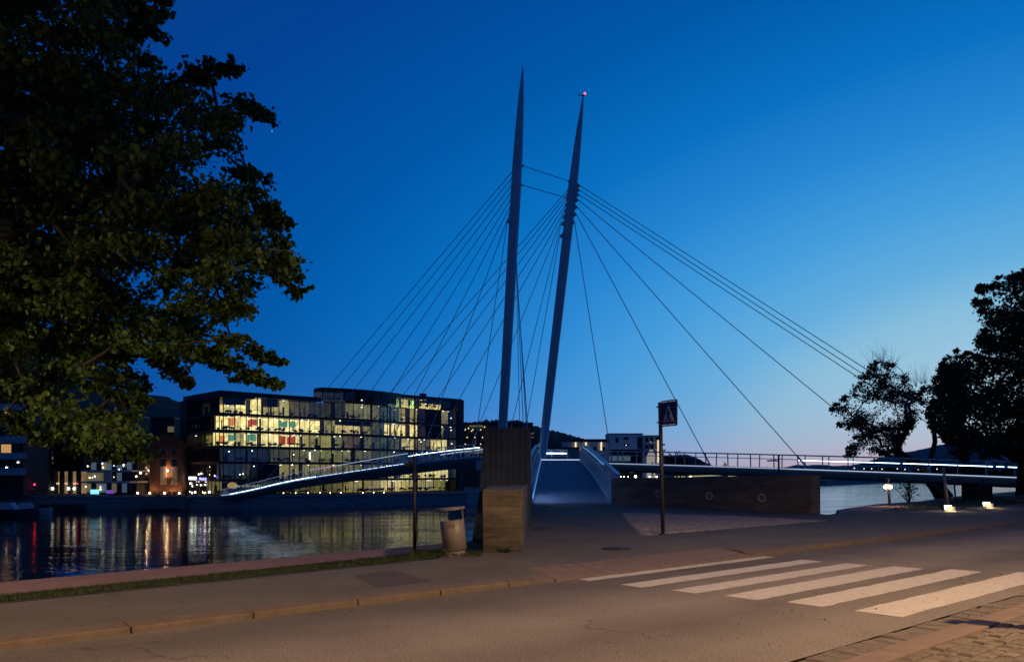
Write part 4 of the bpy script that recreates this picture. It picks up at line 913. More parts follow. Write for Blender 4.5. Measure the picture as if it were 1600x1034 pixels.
c0, c1 = O0+OD*59.05+ON*.1, O0+OD*60.6+ON*.1; m.prism([c0.to_2d()[:], c1.to_2d()[:], (c1-ON*17.8).to_2d()[:], (c0-ON*17.8).to_2d()[:]], -3, 19.0)
m.build('core_wall', facade, office)
# left side elevation
SD, SN = V((-.636, .772, 0)), V((-.772, -.636, 0))
def sf(u, z, off=0.0): p = O0+SD*u+SN*off; return V((p.x, p.y, z))
def uside(px): q = (px-800)/F; return (-56-153*q)/(.772*q+.636)
m = MB(); m.hexa([sf(19.0, -3, .12), sf(23.5, -3, .12), sf(23.5, -3, -9), sf(19.0, -3, -9)], [sf(19.0, 16.4, .12), sf(23.5, 16.4, .12), sf(23.5, 16.4, -9), sf(19.0, 16.4, -9)]); m.build('end_wall', facade, office)
for z in LZ[1:6]: m = MB(); m.hexa([sf(0, z-.26, .05), sf(19, z-.26, .05), sf(19, z-.26, -5), sf(0, z-.26, -5)], [sf(0, z+.22, .05), sf(19, z+.22, .05), sf(19, z+.22, -5), sf(0, z+.22, -5)]); m.build('floor_band', facade, office)
m = MB(); m.hexa([sf(-.2, 15.9, .2), sf(23.5, 15.9, .2), sf(23.5, 15.9, -7), sf(-.2, 15.9, -7)], [sf(-.2, 16.6, .2), sf(23.5, 16.6, .2), sf(23.5, 16.6, -7), sf(-.2, 16.6, -7)]); m.build('roof', facade, office)
m = MB()
for k in range(10):
    u = 19*k/9; m.beam(sf(u, -2.9, -.04), sf(u, 16, -.04), .12, .16)
m.build('frame', frame_m, office)
SIDE = {5: [(0, 5.5, 0, 0), (5.5, 19, .04, COOL)], 4: [(0, 4.2, .75, CREAM), (4.2, 19, .0, COOL)], 3: [(0, 9.5, .6, WARM), (9.5, 19, .5, YEL)], 2: [(0, 9.5, 0, 0), (9.5, 19, 0, 0)], 1: [(0, 9.5, .04, COOL), (9.5, 19, 0, 0)], 0: [(1, 9.5, .05, DIMY), (9.5, 19, .25, CREAM)]}
for fl, rows in SIDE.items():
    for a, e2, b, c in rows:
        n = 2 if b > .3 and e2-a > 5 else 1
        for k in range(n):
            ua, ub = a+(e2-a)*k/n+.05, a+(e2-a)*(k+1)/n-.05
            if fl in (3,) and b: office_window(lambda u, z, off=0.0: sf(u, z, off), ua, ub, LZ[fl], LZ[fl+1], b, c, 'desk', 900+fl*10+k)
            else: office_window(lambda u, z, off=0.0: sf(u, z, off), ua, ub, LZ[fl], LZ[fl+1], b, c, '', 900+fl*10+k)
# coloured cupboards and scattered lamps in the lit storeys
for px0, px1, fl, key, ha, hb in ((366, 379, 4, 'orange', .9, 2.7), (397, 411, 4, 'red', .9, 2.6), (447, 459, 4, 'teal', .9, 2.5), (463, 472, 4, 'teal', .9, 2.5), (352, 361, 3, 'orange', .5, 2.4), (366, 379, 3, 'teal', .9, 2.6), (396, 410, 3, 'teal', .9, 2.6), (447, 456, 3, 'red', .3, 2.7), (459, 472, 3, 'red', .3, 2.6), (509, 514, 1, 'red', 1.9, 2.6), (522, 528, 1, 'red', 1.9, 2.8)):
    ua, ub = upx(px0), upx(px1); z = LZ[fl]+.2; m = MB(); k_ = max(2, int((ub-ua)/.42)); ww = (ub-ua)/k_
    for i in range(k_):
        a, e2, h0, h1 = ua+ww*(i+.08), ua+ww*(i+.8), ha+CB.uniform(-.1, .35), hb-CB.uniform(0, .45); m.hexa([fp(a, z+h0, -2.6), fp(e2, z+h0, -2.6), fp(e2, z+h0, -3.0), fp(a, z+h0, -3.0)], [fp(a, z+h1, -2.6), fp(e2, z+h1, -2.6), fp(e2, z+h1, -3.0), fp(a, z+h1, -3.0)])
    m.build('cupboard', PANEL[key], office)
for px, py in ((557, 625), (557, 636), (614, 640), (614, 662), (614, 684), (613, 706), (613, 727), (526, 657), (526, 681), (492, 703), (394, 704), (358, 705), (397, 728), (457, 726), (380, 740), (375, 741), (631, 652), (705, 653), (705, 672), (706, 693), (667, 706), (651, 709), (658, 690), (459, 710)):
    u = upx(px); q = fp(u, 0, .02); z = CZ+(HY-py)/F*q.y; q = fp(u, z, -.02); m = MB(); m.lathe(q, [(.02, -.11), (.11, -.05), (.11, .05), (.02, .11)], 8); m.build('lamp', lampgrn, office)
m = MB(); q = fp(upx(484), 0, .03); z = CZ+(HY-712)/F*q.y; m.box((q.x, q.y, z), (.35, .1, 1.6), .75); m.build('light_panel', emit('panel_white', (1, .95, .7), 1.6), office)
# ground floor banner with writing, blue and white lit signs on the side
def text(body, size, loc, rot_dirs, m, parent, name='lettering', thick=.02):
    cu = bpy.data.curves.new(name, 'FONT'); cu.body = body; cu.size = size; cu.extrude = thick; cu.align_x = 'LEFT'; cu.resolution_u = 2
    o = bpy.data.objects.new(name, cu); COL.objects.link(o); dg = bpy.context.evaluated_depsgraph_get(); me = bpy.data.meshes.new_from_object(o.evaluated_get(dg)); bpy.data.objects.remove(o)
    x, n = rot_dirs; b = MB()
    b.v = [tuple(loc+x*v.co.x+V((0, 0, 1))*v.co.y+n*v.co.z) for v in me.vertices]; b.f = [tuple(p.vertices) for p in me.polygons]; return b.build(name, m, parent)
ua, ub = upx(346), upx(401); m = MB(); m.hexa([fp(ua, -2.7, .12), fp(ub, -2.7, .12), fp(ub, -2.7, .06), fp(ua, -2.7, .06)], [fp(ua, -.3, .12), fp(ub, -.3, .12), fp(ub, -.3, .06), fp(ua, -.3, .06)])
ban = m.build('banner', mat('banner_blue', (.03, .05, .075), .5, var=.3, scale=.4), office)
ua, ub = upx(352), upx(399); m = MB(); m.hexa([fp(ua, -1.7, .14), fp(ub, -1.5, .14), fp(ub, -1.5, .125), fp(ua, -1.7, .125)], [fp(ua, -.45, .14), fp(ub, -.45, .14), fp(ub, -.45, .125), fp(ua, -.45, .125)]); m.build('banner_band', mat('band_olive', (.045, .04, .012), .6, var=.4, scale=.6), ban)
m = MB(); plate_ = [fp(upx(354+8.5+8*math.cos(a)), -1.0+.62*math.sin(a), .15) for a in [2*math.pi*i/18 for i in range(18)]]; m.add(plate_+[p_-ON*.02 for p_ in plate_], [tuple(range(18))]+[(i, 18+i, 18+(i+1) % 18, (i+1) % 18) for i in range(18)]); m.build('banner_picture', emit('banner_tan', (.55, .36, .16), .55), ban)
text('gjør vi det mulig', .82, fp(upx(365.5), -1.38, .16), (OD, ON), emit('banner_text', (.72, .72, .40), .6), ban)
text('D', 1.0, fp(upx(349), -2.55, .14), (OD, ON), emit('banner_d', (.25, .4, .55), .25), ban)
ledw = emit('sign_white_led', (.75, .9, 1), 2.6)
ua, ub = uside(296), uside(308); m = MB()
for i in range(5): a = ua+(ub-ua)*(i+.1)/5; e2 = ua+(ub-ua)*(i+.85)/5; m.hexa([sf(a, .0, .2), sf(e2, .0, .2), sf(e2, .0, .12), sf(a, .0, .12)], [sf(a, .62, .2), sf(e2, .62, .2), sf(e2, .62, .12), sf(a, .62, .12)])
m.build('lit_sign', ledw, office)
ua, ub = uside(313), uside(324); m = MB()
for i in range(4): a = ua+(ub-ua)*(i+.1)/4; e2 = ua+(ub-ua)*(i+.7)/4; m.hexa([sf(a, .0, .2), sf(e2, -.05*i, .2), sf(e2, -.05*i, .12), sf(a, .0, .12)], [sf(a, .5-.1*(i % 2), .2), sf(e2, .5-.12*(i % 3), .2), sf(e2, .5-.12*(i % 3), .12), sf(a, .5-.1*(i % 2), .12)])
m.build('lit_sign', emit('sign_blue_led', (.30, .28, 1), 2.6), office)
m = MB(); m.hexa([sf(.6, .5, .1), sf(1.5, .5, .1), sf(1.5, .5, .05), sf(.6, .5, .05)], [sf(.6, .8, .1), sf(1.5, .8, .1), sf(1.5, .8, .05), sf(.6, .8, .05)]); m.build('lit_sign', emit('sign_deep_blue', (.08, .1, 1), 1.2), office)
for i, (px, py) in enumerate(((298, 755), (301, 759), (308, 757), (314, 757.5), (321, 757), (297, 768), (315, 739.5), (311, 740.5), (336, 743))):
    u = uside(px); q = sf(u, 0, .1); z = CZ+(HY-py)/F*q.y; q = sf(u, z, .05); m = MB(); s = .10 if i else .14; m.lathe(q, [(.02, -s*1.6), (s, -s), (s, s), (.02, s*1.6)], 8); m.build('lamp', lampdot, office)

# ------------------------------------------------------------------ town on the left
brick_d = mat('dark_brick', (.075, .045, .035), .9, var=.3, scale=2); render_d = mat('dark_render', (.035, .035, .04), .9, var=.2, scale=.4)
balm = mat('balcony_glass', (.34, .40, .46), .35, var=.15, scale=.6); blackwin = mat('unlit_window', (.012, .015, .02), .08, var=.3)
w_or = emit('window_orange', (1, .55, .2), .5); w_cr = emit('window_cream', (1, .80, .42), .36); w_bl = emit('window_blue', (.3, .5, .7), .14); w_dim = emit('window_dim', (.6, .5, .26), .16); w_pk = emit('window_pink', (1, .7, .6), .5)
WM = {'o': w_or, 'c': w_cr, 'b': w_bl, 'd': w_dim, 'p': w_pk, 'k': blackwin}
def px_building(name, label, cat, Y, rect, depth, wall, wins=(), balc=(), lamps=(), base=-3.0, roof=None, group=None, balmat=None, lampm=None):
    x0, y0, x1, y1 = rect; a, b = P(x0, y0, Y), P(x1, y0, Y)
    t = thing(name, label, cat, ((a.x+b.x)/2, Y, base), group)
    m = MB(); m.prism([(a.x, Y), (b.x, Y), (b.x*(1+depth/Y*.4), Y+depth), (a.x*(1+depth/Y*.4), Y+depth)], base-.2, a.z); m.build('wall', wall, t)
    m = MB(); m.prism([(a.x-.25, Y-.25), (b.x+.25, Y-.25), (b.x*(1+depth/Y*.4)+.25, Y+depth+.25), (a.x*(1+depth/Y*.4)-.25, Y+depth+.25)], a.z, a.z+.45); m.build('roof', roof or facade, t)
    for wx0, wy0, wx1, wy1, k in wins:
        p, q = P(wx0, wy1, Y), P(wx1, wy0, Y); w2, h2 = q.x-p.x, q.z-p.z
        f = MB(); f.box(((p.x+q.x)/2, Y-.02, p.z-.04), (w2+.24, .28, .09)); f.box(((p.x+q.x)/2, Y-.02, q.z+.05), (w2+.24, .2, .1)); f.box((p.x-.06, Y-.02, (p.z+q.z)/2), (.11, .2, h2-.02)); f.box((q.x+.06, Y-.02, (p.z+q.z)/2), (.11, .2, h2-.02)); fo = f.build('window', frame_m, t)
        f = MB(); f.box(((p.x+q.x)/2, Y-.01, (p.z+q.z)/2), (w2, .06, h2)); f.build('pane', WM[k], fo)
    for bx0, by0, bx1, by1 in balc:
        p, q = P(bx0, by1, Y-1.4), P(bx1, by0, Y-1.4)
        f = MB(); f.box(((p.x+q.x)/2, Y-.75, p.z-.1), (q.x-p.x+.1, 1.48, .2)); fo = f.build('balcony', render_d, t)
        f = MB(); f.box(((p.x+q.x)/2, Y-1.45, (p.z+q.z)/2), (q.x-p.x, .05, q.z-p.z)); f.build('balustrade', balmat or balm, fo)
    for lx, ly in lamps:
        p = P(lx, ly, Y-.3); f = MB(); f.lathe(p, [(.02, -.15), (.14, -.08), (.14, .08), (.02, .15)], 8); f.build('lamp', lampm or lampdot, t)
    return t
px_building('apartment_block', 'dark apartment block with glass balconies and an orange lit window at the waterside', 'apartment block', 148, (-60, 545, 36, 740), 14, render_d,
            wins=[(2, 694, 18, 707, 'o'), (-1, 650, 6, 660, 'p'), (8, 643, 20, 649, 'c'), (6, 597, 22, 610, 'o'), (22, 668, 30, 680, 'k'), (4, 668, 12, 680, 'k'), (4, 719, 14, 731, 'k'), (22, 719, 32, 731, 'k'), (22, 694, 31, 707, 'k')],
            balc=[(-40, 655, 44, 667), (-40, 681, 42.5, 692), (-40, 707, 42, 717), (-40, 731, 41, 742), (-40, 630, 45, 641)], lamps=[(28, 722), (10, 730)])
px_building('apartment_block', 'narrow dark apartment wing with strings of small balcony lights', 'apartment block', 162, (38, 640, 66, 770), 12, render_d,
            wins=[(48, 706, 57, 709, 'p'), (44, 737.5, 56, 742, 'c'), (62, 712, 66, 718, 'b')], balc=[(38, 694, 58, 697), (46, 698, 60, 704), (44, 725, 56, 730), (25, 699, 38, 704)],
            lamps=[(46.5, 682), (50, 680.5), (54, 682), (58, 684), (59, 687), (53, 686), (48, 685.5), (53, 719), (51, 729)], lampm=emit('fairy_light', (1, .95, .85), 1.6))
ws = [(73+5.2*i, 713+0*i, 75.5+5.2*i, 721, 'k') for i in range(11)]+[(73+5.2*i, 725, 75.5+5.2*i, 735, 'k') for i in range(11)]+[(73+5.2*i, 700, 75.5+5.2*i, 707, 'k') for i in range(11)]
px_building('brick_building', 'dark brick building with rows of narrow windows above a lit arcade', 'building', 168, (62, 668, 131, 742), 16, brick_d, wins=ws+[(75, 705, 83, 708, 'd'), (74, 713, 84, 718, 'p'), (75, 721, 84, 724, 'd')], base=2.0)
arc = thing('arcade', 'lit ground floor arcade with dark columns beneath the brick building', 'arcade', (-90, 170, -3))
a, b = P(70, 750, 171), P(131, 750, 171); m = MB(); m.box(((a.x+b.x)/2, 172, -.7), (b.x-a.x, .4, 4.8)); m.build('shop_front', room_mat('arcade_room', (1, .62, .30), .2), arc)
for x in (84, 97, 110, 123): p = P(x, 750, 167.6); m = MB(); m.box((p.x, 167.6, -.5), (.7, .7, 5)); m.build('column', render_d, arc)
m = MB(); a, b = P(80, 755, 170), P(126, 755, 170); m.box(((a.x+b.x)/2, 170, a.z), (b.x-a.x, .3, .35)); m.build('light_band', emit('arcade_band', (1, .75, .45), .8), arc)
for x, y in ((107, 763), (116, 763), (76, 763), (82, 763)): p = P(x, y, 167); m = MB(); m.lathe(p, [(.02, -.3), (.25, -.15), (.25, .15), (.02, .3)], 8); m.build('lamp', lampdot, arc)
px_building('apartment_block', 'tall dark apartment block with stacked balconies behind the glass pavilion', 'apartment block', 178, (133, 648, 206, 770), 14, render_d,
            wins=[(158, 707, 163, 717, 'b'), (174, 706, 180, 720, 'c'), (190, 705, 196, 720, 'c'), (163, 680, 166, 684, 'c'), (169, 695, 173, 703, 'c'), (198, 707, 204, 716, 'd'), (140, 690, 158, 697, 'd'), (175, 681, 180, 688, 'd'), (138, 664, 146, 669, 'c'), (192, 683, 196, 688, 'd')],
            balc=[(136, 672, 161, 681), (136, 697, 161, 704), (136, 716, 161, 721), (136, 650, 161, 660)], lamps=[(140, 693), (149, 676), (190, 661)], lampm=emit('fairy_light', (1, .95, .85), 1.6))
pav_t = thing('glass_pavilion', 'two storey glass pavilion with pale horizontal edges on the quay', 'pavilion', (-80, 158, -3))
a, b = P(133, 720, 160), P(207, 720, 160); m = MB(); m.prism([(a.x, 162), (b.x, 162), (b.x, 172), (a.x, 172)], -3, 4.0); m.build('wall', render_d, pav_t)
palee = mat('pale_edge', (.5, .52, .55), .6, var=.1)
for y in (735.5, 753): p = P(140, y, 158.5); m = MB(); m.prism([(a.x, 158.3), (b.x+.5, 158.3), (b.x+.5, 166), (a.x, 166)], p.z-.16, p.z+.16); m.build('floor_edge', palee, pav_t)
R = random.Random(5)
for y0, y1, n, mats in ((722, 734, 9, 'kbkdbkbkb'), (738, 751, 9, 'dcddkkbkk'), (755, 769, 9, 'dkcbkdkbk')):
    for i in range(n):
        x0, x1 = 134+8*i, 134+8*i+7.4; p, q = P(x0, y1, 160), P(x1, y0, 160); f = MB(); f.box(((p.x+q.x)/2, 160.2, (p.z+q.z)/2), (q.x-p.x, .1, q.z-p.z)); f.build('window', WM[mats[i]] if mats[i] != 'c' else w_dim, pav_t)
for i, (x, y) in enumerate(((137, 728), (160, 724), (161, 730), (176, 724), (178, 728), (193, 726), (178, 745), (157, 760), (157, 764), (140, 746), (148, 744), (144, 746), (186, 733), (193, 728), (147, 768), (134, 760))):
    p = P(x, y, 159.6); f = MB(); s = R.uniform(.08, .18); f.lathe(p, [(.02, -s*1.4), (s, -s*.6), (s, s*.6), (.02, s*1.4)], 8); f.build('lamp', emit('pav_lamp_%d' % (i % 3), ((1, .9, .7), (.55, .8, 1), (1, .75, .4))[i % 3], 2.6), pav_t)
p = P(168, 744, 158.6); m = MB(); m.box((p.x, 158.7, p.z), (1.6, .3, 1.9)); m.build('white_panel', palee, pav_t)
p = P(148, 768, 159.5); m = MB(); m.box((p.x, 159.5, p.z), (1.6, .2, .9)); m.build('screen', emit('screen_cyan', (.2, .7, 1), 1.4), pav_t); p = P(172, 768, 159.5); m = MB(); m.box((p.x, 159.5, p.z), (1.4, .2, .7)); m.build('screen', emit('screen_violet', (.3, .12, .8), .5), pav_t)
# brick gable house lit from below
brick_r = mat('gable_brick', (.17, .075, .045), .9, var=.3, scale=2.5, bump=.4, bscale=8)
gb = thing('brick_house', 'red brick gable house with round and arched windows lit by floodlights', 'house', (-72, 165, -3))
Y = 165; xa, xb = P(234, 700, Y).x, P(284, 700, Y).x
def arch_top(x): f = (x-xa)/(xb-xa); return CZ+(HY-(693-14*math.sin(max(0, min(1, f))*math.pi)))/F*Y
pts = [(xa+(xb-xa)*i/16, arch_top(xa+(xb-xa)*i/16)) for i in range(17)]
m = MB(); n = 19; prof = [(xa, -3.1)]+pts+[(xb, -3.1)]
m.add([(x, Y, z) for x, z in prof]+[(x, Y+14, z) for x, z in prof], [tuple(range(n-1, -1, -1)), tuple(range(n, 2*n))]+[(i, i+1, n+i+1, n+i) for i in range(n-1)]); m.build('wall', brick_r, gb)
m = MB(); pc2 = [(x, z) for x, z in pts]
m.sweep([V((x, Y-.12, z)) for x, z in pc2], [(-.2, 0), (.2, 0), (.2, .3), (-.2, .3)]); m.sweep([V((xa+(xb-xa)*(.12+.76*i/16), Y-.05, arch_top(xa+(xb-xa)*i/16)-2.4)) for i in range(17)], [(-.1, 0), (.1, 0), (.1, .2), (-.1, .2)]); m.build('cornice', brick_r, gb)
pale = mat('pale_infill', (.45, .36, .27), .9, var=.2, scale=2); trim = mat('window_trim', (.42, .30, .22), .8, var=.15)
for x in (255.5, 272):
    p = P(x, 705.5, Y); m = MB(); m.tube([V((p.x, Y-.06, p.z)), V((p.x, Y+.1, p.z))], .58, 20); o = m.build('round_window', blackwin, gb)
    m = MB(); m.tube([V((p.x+.66*math.cos(a), Y-.04, p.z+.66*math.sin(a))) for a in [math.pi*i/14 for i in range(15)]], .1, 6); m.build('trim', trim, o)
    p, q = P(x-4, 728, Y), P(x+4, 717, Y); m = MB(); m.box(((p.x+q.x)/2, Y-.02, (p.z+q.z)/2), (q.x-p.x, .08, q.z-p.z)); o = m.build('window', blackwin, gb)
    m = MB(); m.tube([V(((p.x+q.x)/2+.62*math.cos(a), Y-.04, q.z+.22*math.sin(a))) for a in [math.pi*i/10 for i in range(11)]], .09, 6); m.build('trim', trim, o)
    p, q = P(x-5, 757, Y), P(x+5, 729, Y); m = MB(); m.box(((p.x+q.x)/2, Y-.03, (p.z+q.z)/2), (q.x-p.x, .09, q.z-p.z)); m.build('infill_panel', pale, gb)
p = P(262.5, 735, Y); m = MB(); m.lathe(V((p.x, Y-.25, p.z)), [(.16, -.2), (.16, .2)], 10); m.build('wall_lamp', lampdot, gb)
def glow(loc, parent, energy, col=(1, .55, .25), r=.1, name='lamp_light'):
    l = bpy.data.lights.new(name, 'POINT'); l.energy = energy; l.color = col; l.shadow_soft_size = r; o = bpy.data.objects.new(name, l); COL.objects.link(o); o.parent = parent; o.location = V(loc)-WL[parent.name]; return o
glow((p.x, Y-.45, p.z+.8), gb, 40); glow((p.x, Y-.45, p.z-.8), gb, 40)
for x in (232, 262, 283): q = P(x, 771, Y-2.2); glow((q.x, Y-1.0, -2.6), gb, 110)
p = P(229, 735, Y+1); m = MB(); q = P(229, 790, Y+1); m.prism([(P(208, 700, Y+2).x, Y+2), (P(236, 700, Y+2).x, Y+2), (P(236, 700, Y+2).x, Y+12), (P(208, 700, Y+2).x, Y+12)], -3.1, P(0, 700, Y+2).z); m.build('side_wing', brick_d, gb); m = MB(); m.lathe(V((p.x, Y+1.7, p.z)), [(.16, -.2), (.16, .2)], 10); m.build('wall_lamp', lampdot, gb); glow((p.x, Y+1.2, p.z+.6), gb, 40); glow((p.x, Y+1.2, p.z-.6), gb, 30)
px_building('tower_block', 'dark tower with a lit corner window rising behind the brick gable house', 'building', 205, (236, 654, 272, 735), 10, render_d, wins=[(262, 666, 272, 675, 'd')])
px_building('tower_block', 'slim pale blue wall between the brick gable house and the office building', 'building', 215, (273, 654, 283, 735), 10, mat('blue_wall', (.14, .20, .34), .6, var=.1))
# a bare little tree and shrubs in front of the gable
m = MB(); p = P(264, 770, 162.5)
R = random.Random(9)
def branch(a, d, l, r, n):
    b = a+d*l; m.tube([a, (a+b)/2+V((R.gauss(0, .08), 0, 0)), b], [r, r*.8, r*.6], 5, False)
    if n: 
        for k in range(3): q = d+V((R.gauss(0, .7), R.gauss(0, .3), R.gauss(.1, .3))); branch(b, q.normalized(), l*.72, r*.6, n-1)
branch(V((p.x, 162.5, -3)), V((0, 0, 1)), 1.3, .12, 4)
bt_ = thing('bare_tree', 'small bare tree silhouetted against the lit brick gable', 'tree', (p.x, 162.5, -3)); m.build('branches', dark, bt_)
# red and warm lamps along the left quay, parasol, boats
def dot_lamp(name, label, cat, px, py, Y, mt, r=.2, group=None, post=True, base=-3.0):
    p = P(px, py, Y); t = thing(name, label, cat, (p.x, Y, base), group)
    if post: m = MB(); m.tube([V((p.x, Y, base)), V((p.x, Y, p.z-r))], .06, 6); m.build('post', dark, t)
    m = MB(); m.lathe(p, [(.02, -r*.7), (r*.62, -r*.35), (r*.62, r*.35), (.02, r*.7)], 8); m.build('lamp', mt, t); return t
redm = emit('red_lamp', (1, .015, .05), 9); quaywarm = emit('quay_lamp', (1, .80, .45), 12); quayw = emit('quay_lamp_white', (.85, 1, .85), 9)
dot_lamp('traffic_light', 'glowing red traffic light beside the parasol on the far quay', 'traffic light', 54, 756.5, 152, redm, .24)
dot_lamp('traffic_light', 'small red light low in front of the lit arcade', 'traffic light', 119.5, 776, 151, redm, .17)
dot_lamp('traffic_light', 'small red light on a post among the arcade columns', 'traffic light', 121, 755, 160, redm, .15)
for x in (66, 72, 78, 84, 91.5): dot_lamp('string_light', 'white lamp in the short row along the pontoon edge', 'lamp', x, 776+(x-66)*.08, 150.6, quaywarm, .19, 'row of lamps along the pontoon', base=-3.6)
for x in (215, 234, 257, 280): dot_lamp('quay_light', 'warm low lamp on the quay before the brick gable house', 'lamp', x, 770, 152, quaywarm, .24, 'low lamps on the quay by the brick house')
for i, x in enumerate((300, 305, 320, 327)): dot_lamp('quay_light', 'pale low lamp on the quay at the office corner', 'lamp', x, 769.5-(i % 2), 151.5, quayw if i % 2 else quaywarm, .22, 'low lamps at the office corner')
for x in (443, 462, 481, 500, 516, 533, 567, 584, 600, 661, 676, 689, 703):
    u = upx(x); q = fp(u, 0, 1.6); dot_lamp('quay_light', 'small white bollard light on the quay before the glass office', 'lamp', x, 770-(x-443)*.005, q.y, quaywarm, .13, 'bollard lights before the glass office', base=-2.95)
t = dot_lamp('street_lamp', 'tall warm lit street lamp between the pavilion and the brick gable house', 'street lamp', 213, 744, 156, emit('lamp_soft', (1, .8, .55), 5), .26); dot_lamp('street_lamp', 'square white lamp on a post beside the brick gable house', 'street lamp', 219.5, 738.5, 158, emit('lamp_cool', (.85, .95, .8), 3), .34)
parm = mat('parasol_cloth', (.16, .18, .22), .8, var=.15, scale=2)
t = thing('parasol', 'wide grey parasol with red lamps under it on the far quay', 'parasol', (P(22, 760, 150).x, 152, -3)); p = P(22, 760, 152); m = MB(); m.lathe(V((p.x, 152, p.z)), [(3.6, -.55), (3.5, -.45), (2.0, .1), (.1, .5)], 16); m.build('canopy', parm, t); m = MB(); m.tube([V((p.x, 152, -3)), V((p.x, 152, p.z))], .07, 8); m.build('pole', dark, t)
for x in (12, 23): q = P(x, 767, 150); m = MB(); m.lathe(q, [(.02, -.15), (.2, -.07), (.2, .07), (.02, .15)], 8); m.build('heater_lamp', redm, t)
def boat(label, px, py, Y, L, cab, hullm, rz):
    p = P(px, py, Y); t = thing('boat', label, 'boat', (p.x, Y, WZ)); t.rotation_euler.z = 0
    m = MB(); secs = [(-.5, .8, .35), (-.3, 1, .2), (0, 1.05, .15), (.28, .8, .2), (.44, .35, .5), (.5, .03, .8)]; ring = []
    W2 = L*.16; H = L*.13; c, s = math.cos(rz), math.sin(rz)
    for f, wd, ru in secs:
        x = f*L
        for yy, zz in ((-W2*wd, H*(1+ru*.5)), (-W2*wd*.75, .05), (0, -.25), (W2*wd*.75, .05), (W2*wd, H*(1+ru*.5))): ring.append((p.x+x*c-yy*s, Y+x*s+yy*c, WZ+zz))
    m.add(ring, [(i*5+k, (i+1)*5+k, (i+1)*5+k+1, i*5+k+1) for i in range(5) for k in range(4)]+[(i*5+4, (i+1)*5+4, (i+1)*5, i*5) for i in range(5)]+[(0, 1, 2, 3, 4)]); m.build('hull', hullm, t)
    if cab:
        m = MB(); f = lambda x, y, z: (p.x+x*c-y*s, Y+x*s+y*c, WZ+z)
        m.hexa([f(-.2*L, -W2*.7, H), f(.15*L, -W2*.6, H), f(.15*L, W2*.6, H), f(-.2*L, W2*.7, H)], [f(-.18*L, -W2*.6, H+1.1), f(.06*L, -W2*.5, H+1.1), f(.06*L, W2*.5, H+1.1), f(-.18*L, W2*.6, H+1.1)]); m.build('cabin', palee if cab == 1 else balm, t)
    return t
hd_ = mat('hull_dark', (.04, .045, .05), .4, var=.2); hw = mat('hull_pale', (.30, .33, .36), .4, var=.15)
boat('pale motorboat with a covered cabin moored beside the pontoon', 44, 806, 132, 7, 1, hw, .5); boat('dark low boat moored at the left end of the quay', 14, 812, 126, 9, 2, hd_, .1); boat('dark open boat moored behind the pontoon', 100, 797, 146, 8, 0, hd_, .05)
t = thing('pontoon', 'long dark floating pontoon with a slatted side by the left quay', 'pontoon', (-82, 141, WZ)); m = MB(); a, b = P(50, 790, 141), P(122, 797, 146); m.hexa([V((a.x, 140, WZ-.3)), V((b.x, 146, WZ-.3)), V((b.x, 148, WZ-.3)), V((a.x, 143, WZ-.3))], [V((a.x, 140, WZ+.9)), V((b.x, 146, WZ+.7)), V((b.x, 148, WZ+.7)), V((a.x, 143, WZ+.9))]); m.build('deck', render_d, t)
m = MB()
for i in range(14): f = i/13; q = V((a.x, 139.9, 0)).lerp(V((b.x, 145.9, 0)), f); m.box((q.x, q.y, WZ+1.15), (.1, .1, 1.0))
m.build('fender_posts', dark, t)
# broad steps in the quay
m = MB(); x0, x1 = P(206, 780, 149).x, P(292, 780, 149).x
for i in range(5): m.box(((x0+x1)/2, 149.7-.45*i-.3, -3.2-.42*i), (x1-x0, .62, .42))
struct(m.build('quay_steps', mat('step_stone', (.15, .15, .155), .85, var=.2, scale=.5)))
# shrubs on the quay
bushm = leaf_mat('shrub_leaf', (.012, .022, .010), (.04, .06, .02), .2)
def shrub(name, label, cat, px, py, Y, w2, h2, n, leaf, m=None, group=None, base=None, ymul=1.0):
    p = P(px, py, Y); bz = base if base is not None else p.z; t = thing(name, label, cat, (p.x, Y, bz), group); R = random.Random(int(px)); tips = []; b = MB()
    for k in range(9):
        q = V((p.x+R.gauss(0, w2*.32), Y+R.gauss(0, w2*.25)*ymul, bz+h2*R.uniform(.45, 1))); b.tube([V((p.x, Y, bz)), V((p.x, Y, bz)).lerp(q, .5)+V((0, 0, h2*.05)), q], [.03, .02, .01], 5, False); tips.append(q)
    b.build('stems', dark, t); pts = [tuple(R.choice(tips).lerp(V((p.x, Y, bz)), R.random()**2*.8)+V((R.gauss(0, w2*.12), R.gauss(0, w2*.12), R.gauss(0, h2*.09)))) for _ in range(n)]; leaf_obj('foliage', pts, leaf, .5, m or bushm, t); return t
shrub('shrub', 'green shrub coloured as if lit beside the parasol on the far quay', 'shrub', 33, 772, 153, 4, 4.2, 700, .35, leaf_mat('leaf_painted_lit', (.10, .14, .02), (.22, .28, .05), .3), base=-3)  # lamp light is put into these brighter leaf colours
for x in (245, 270, 292): shrub('shrub', 'low dark bush in the row before the brick gable house', 'shrub', x, 772, 153.5, 2.2, 1.0, 220, .25, group='low bushes before the brick house', base=-3)
shrub('shrub', 'thin leafy shrub at the river edge near the lit path lamp', 'shrub', 1421, 783, 48.5, 1.5, 1.9, 260, .14, base=-.35)

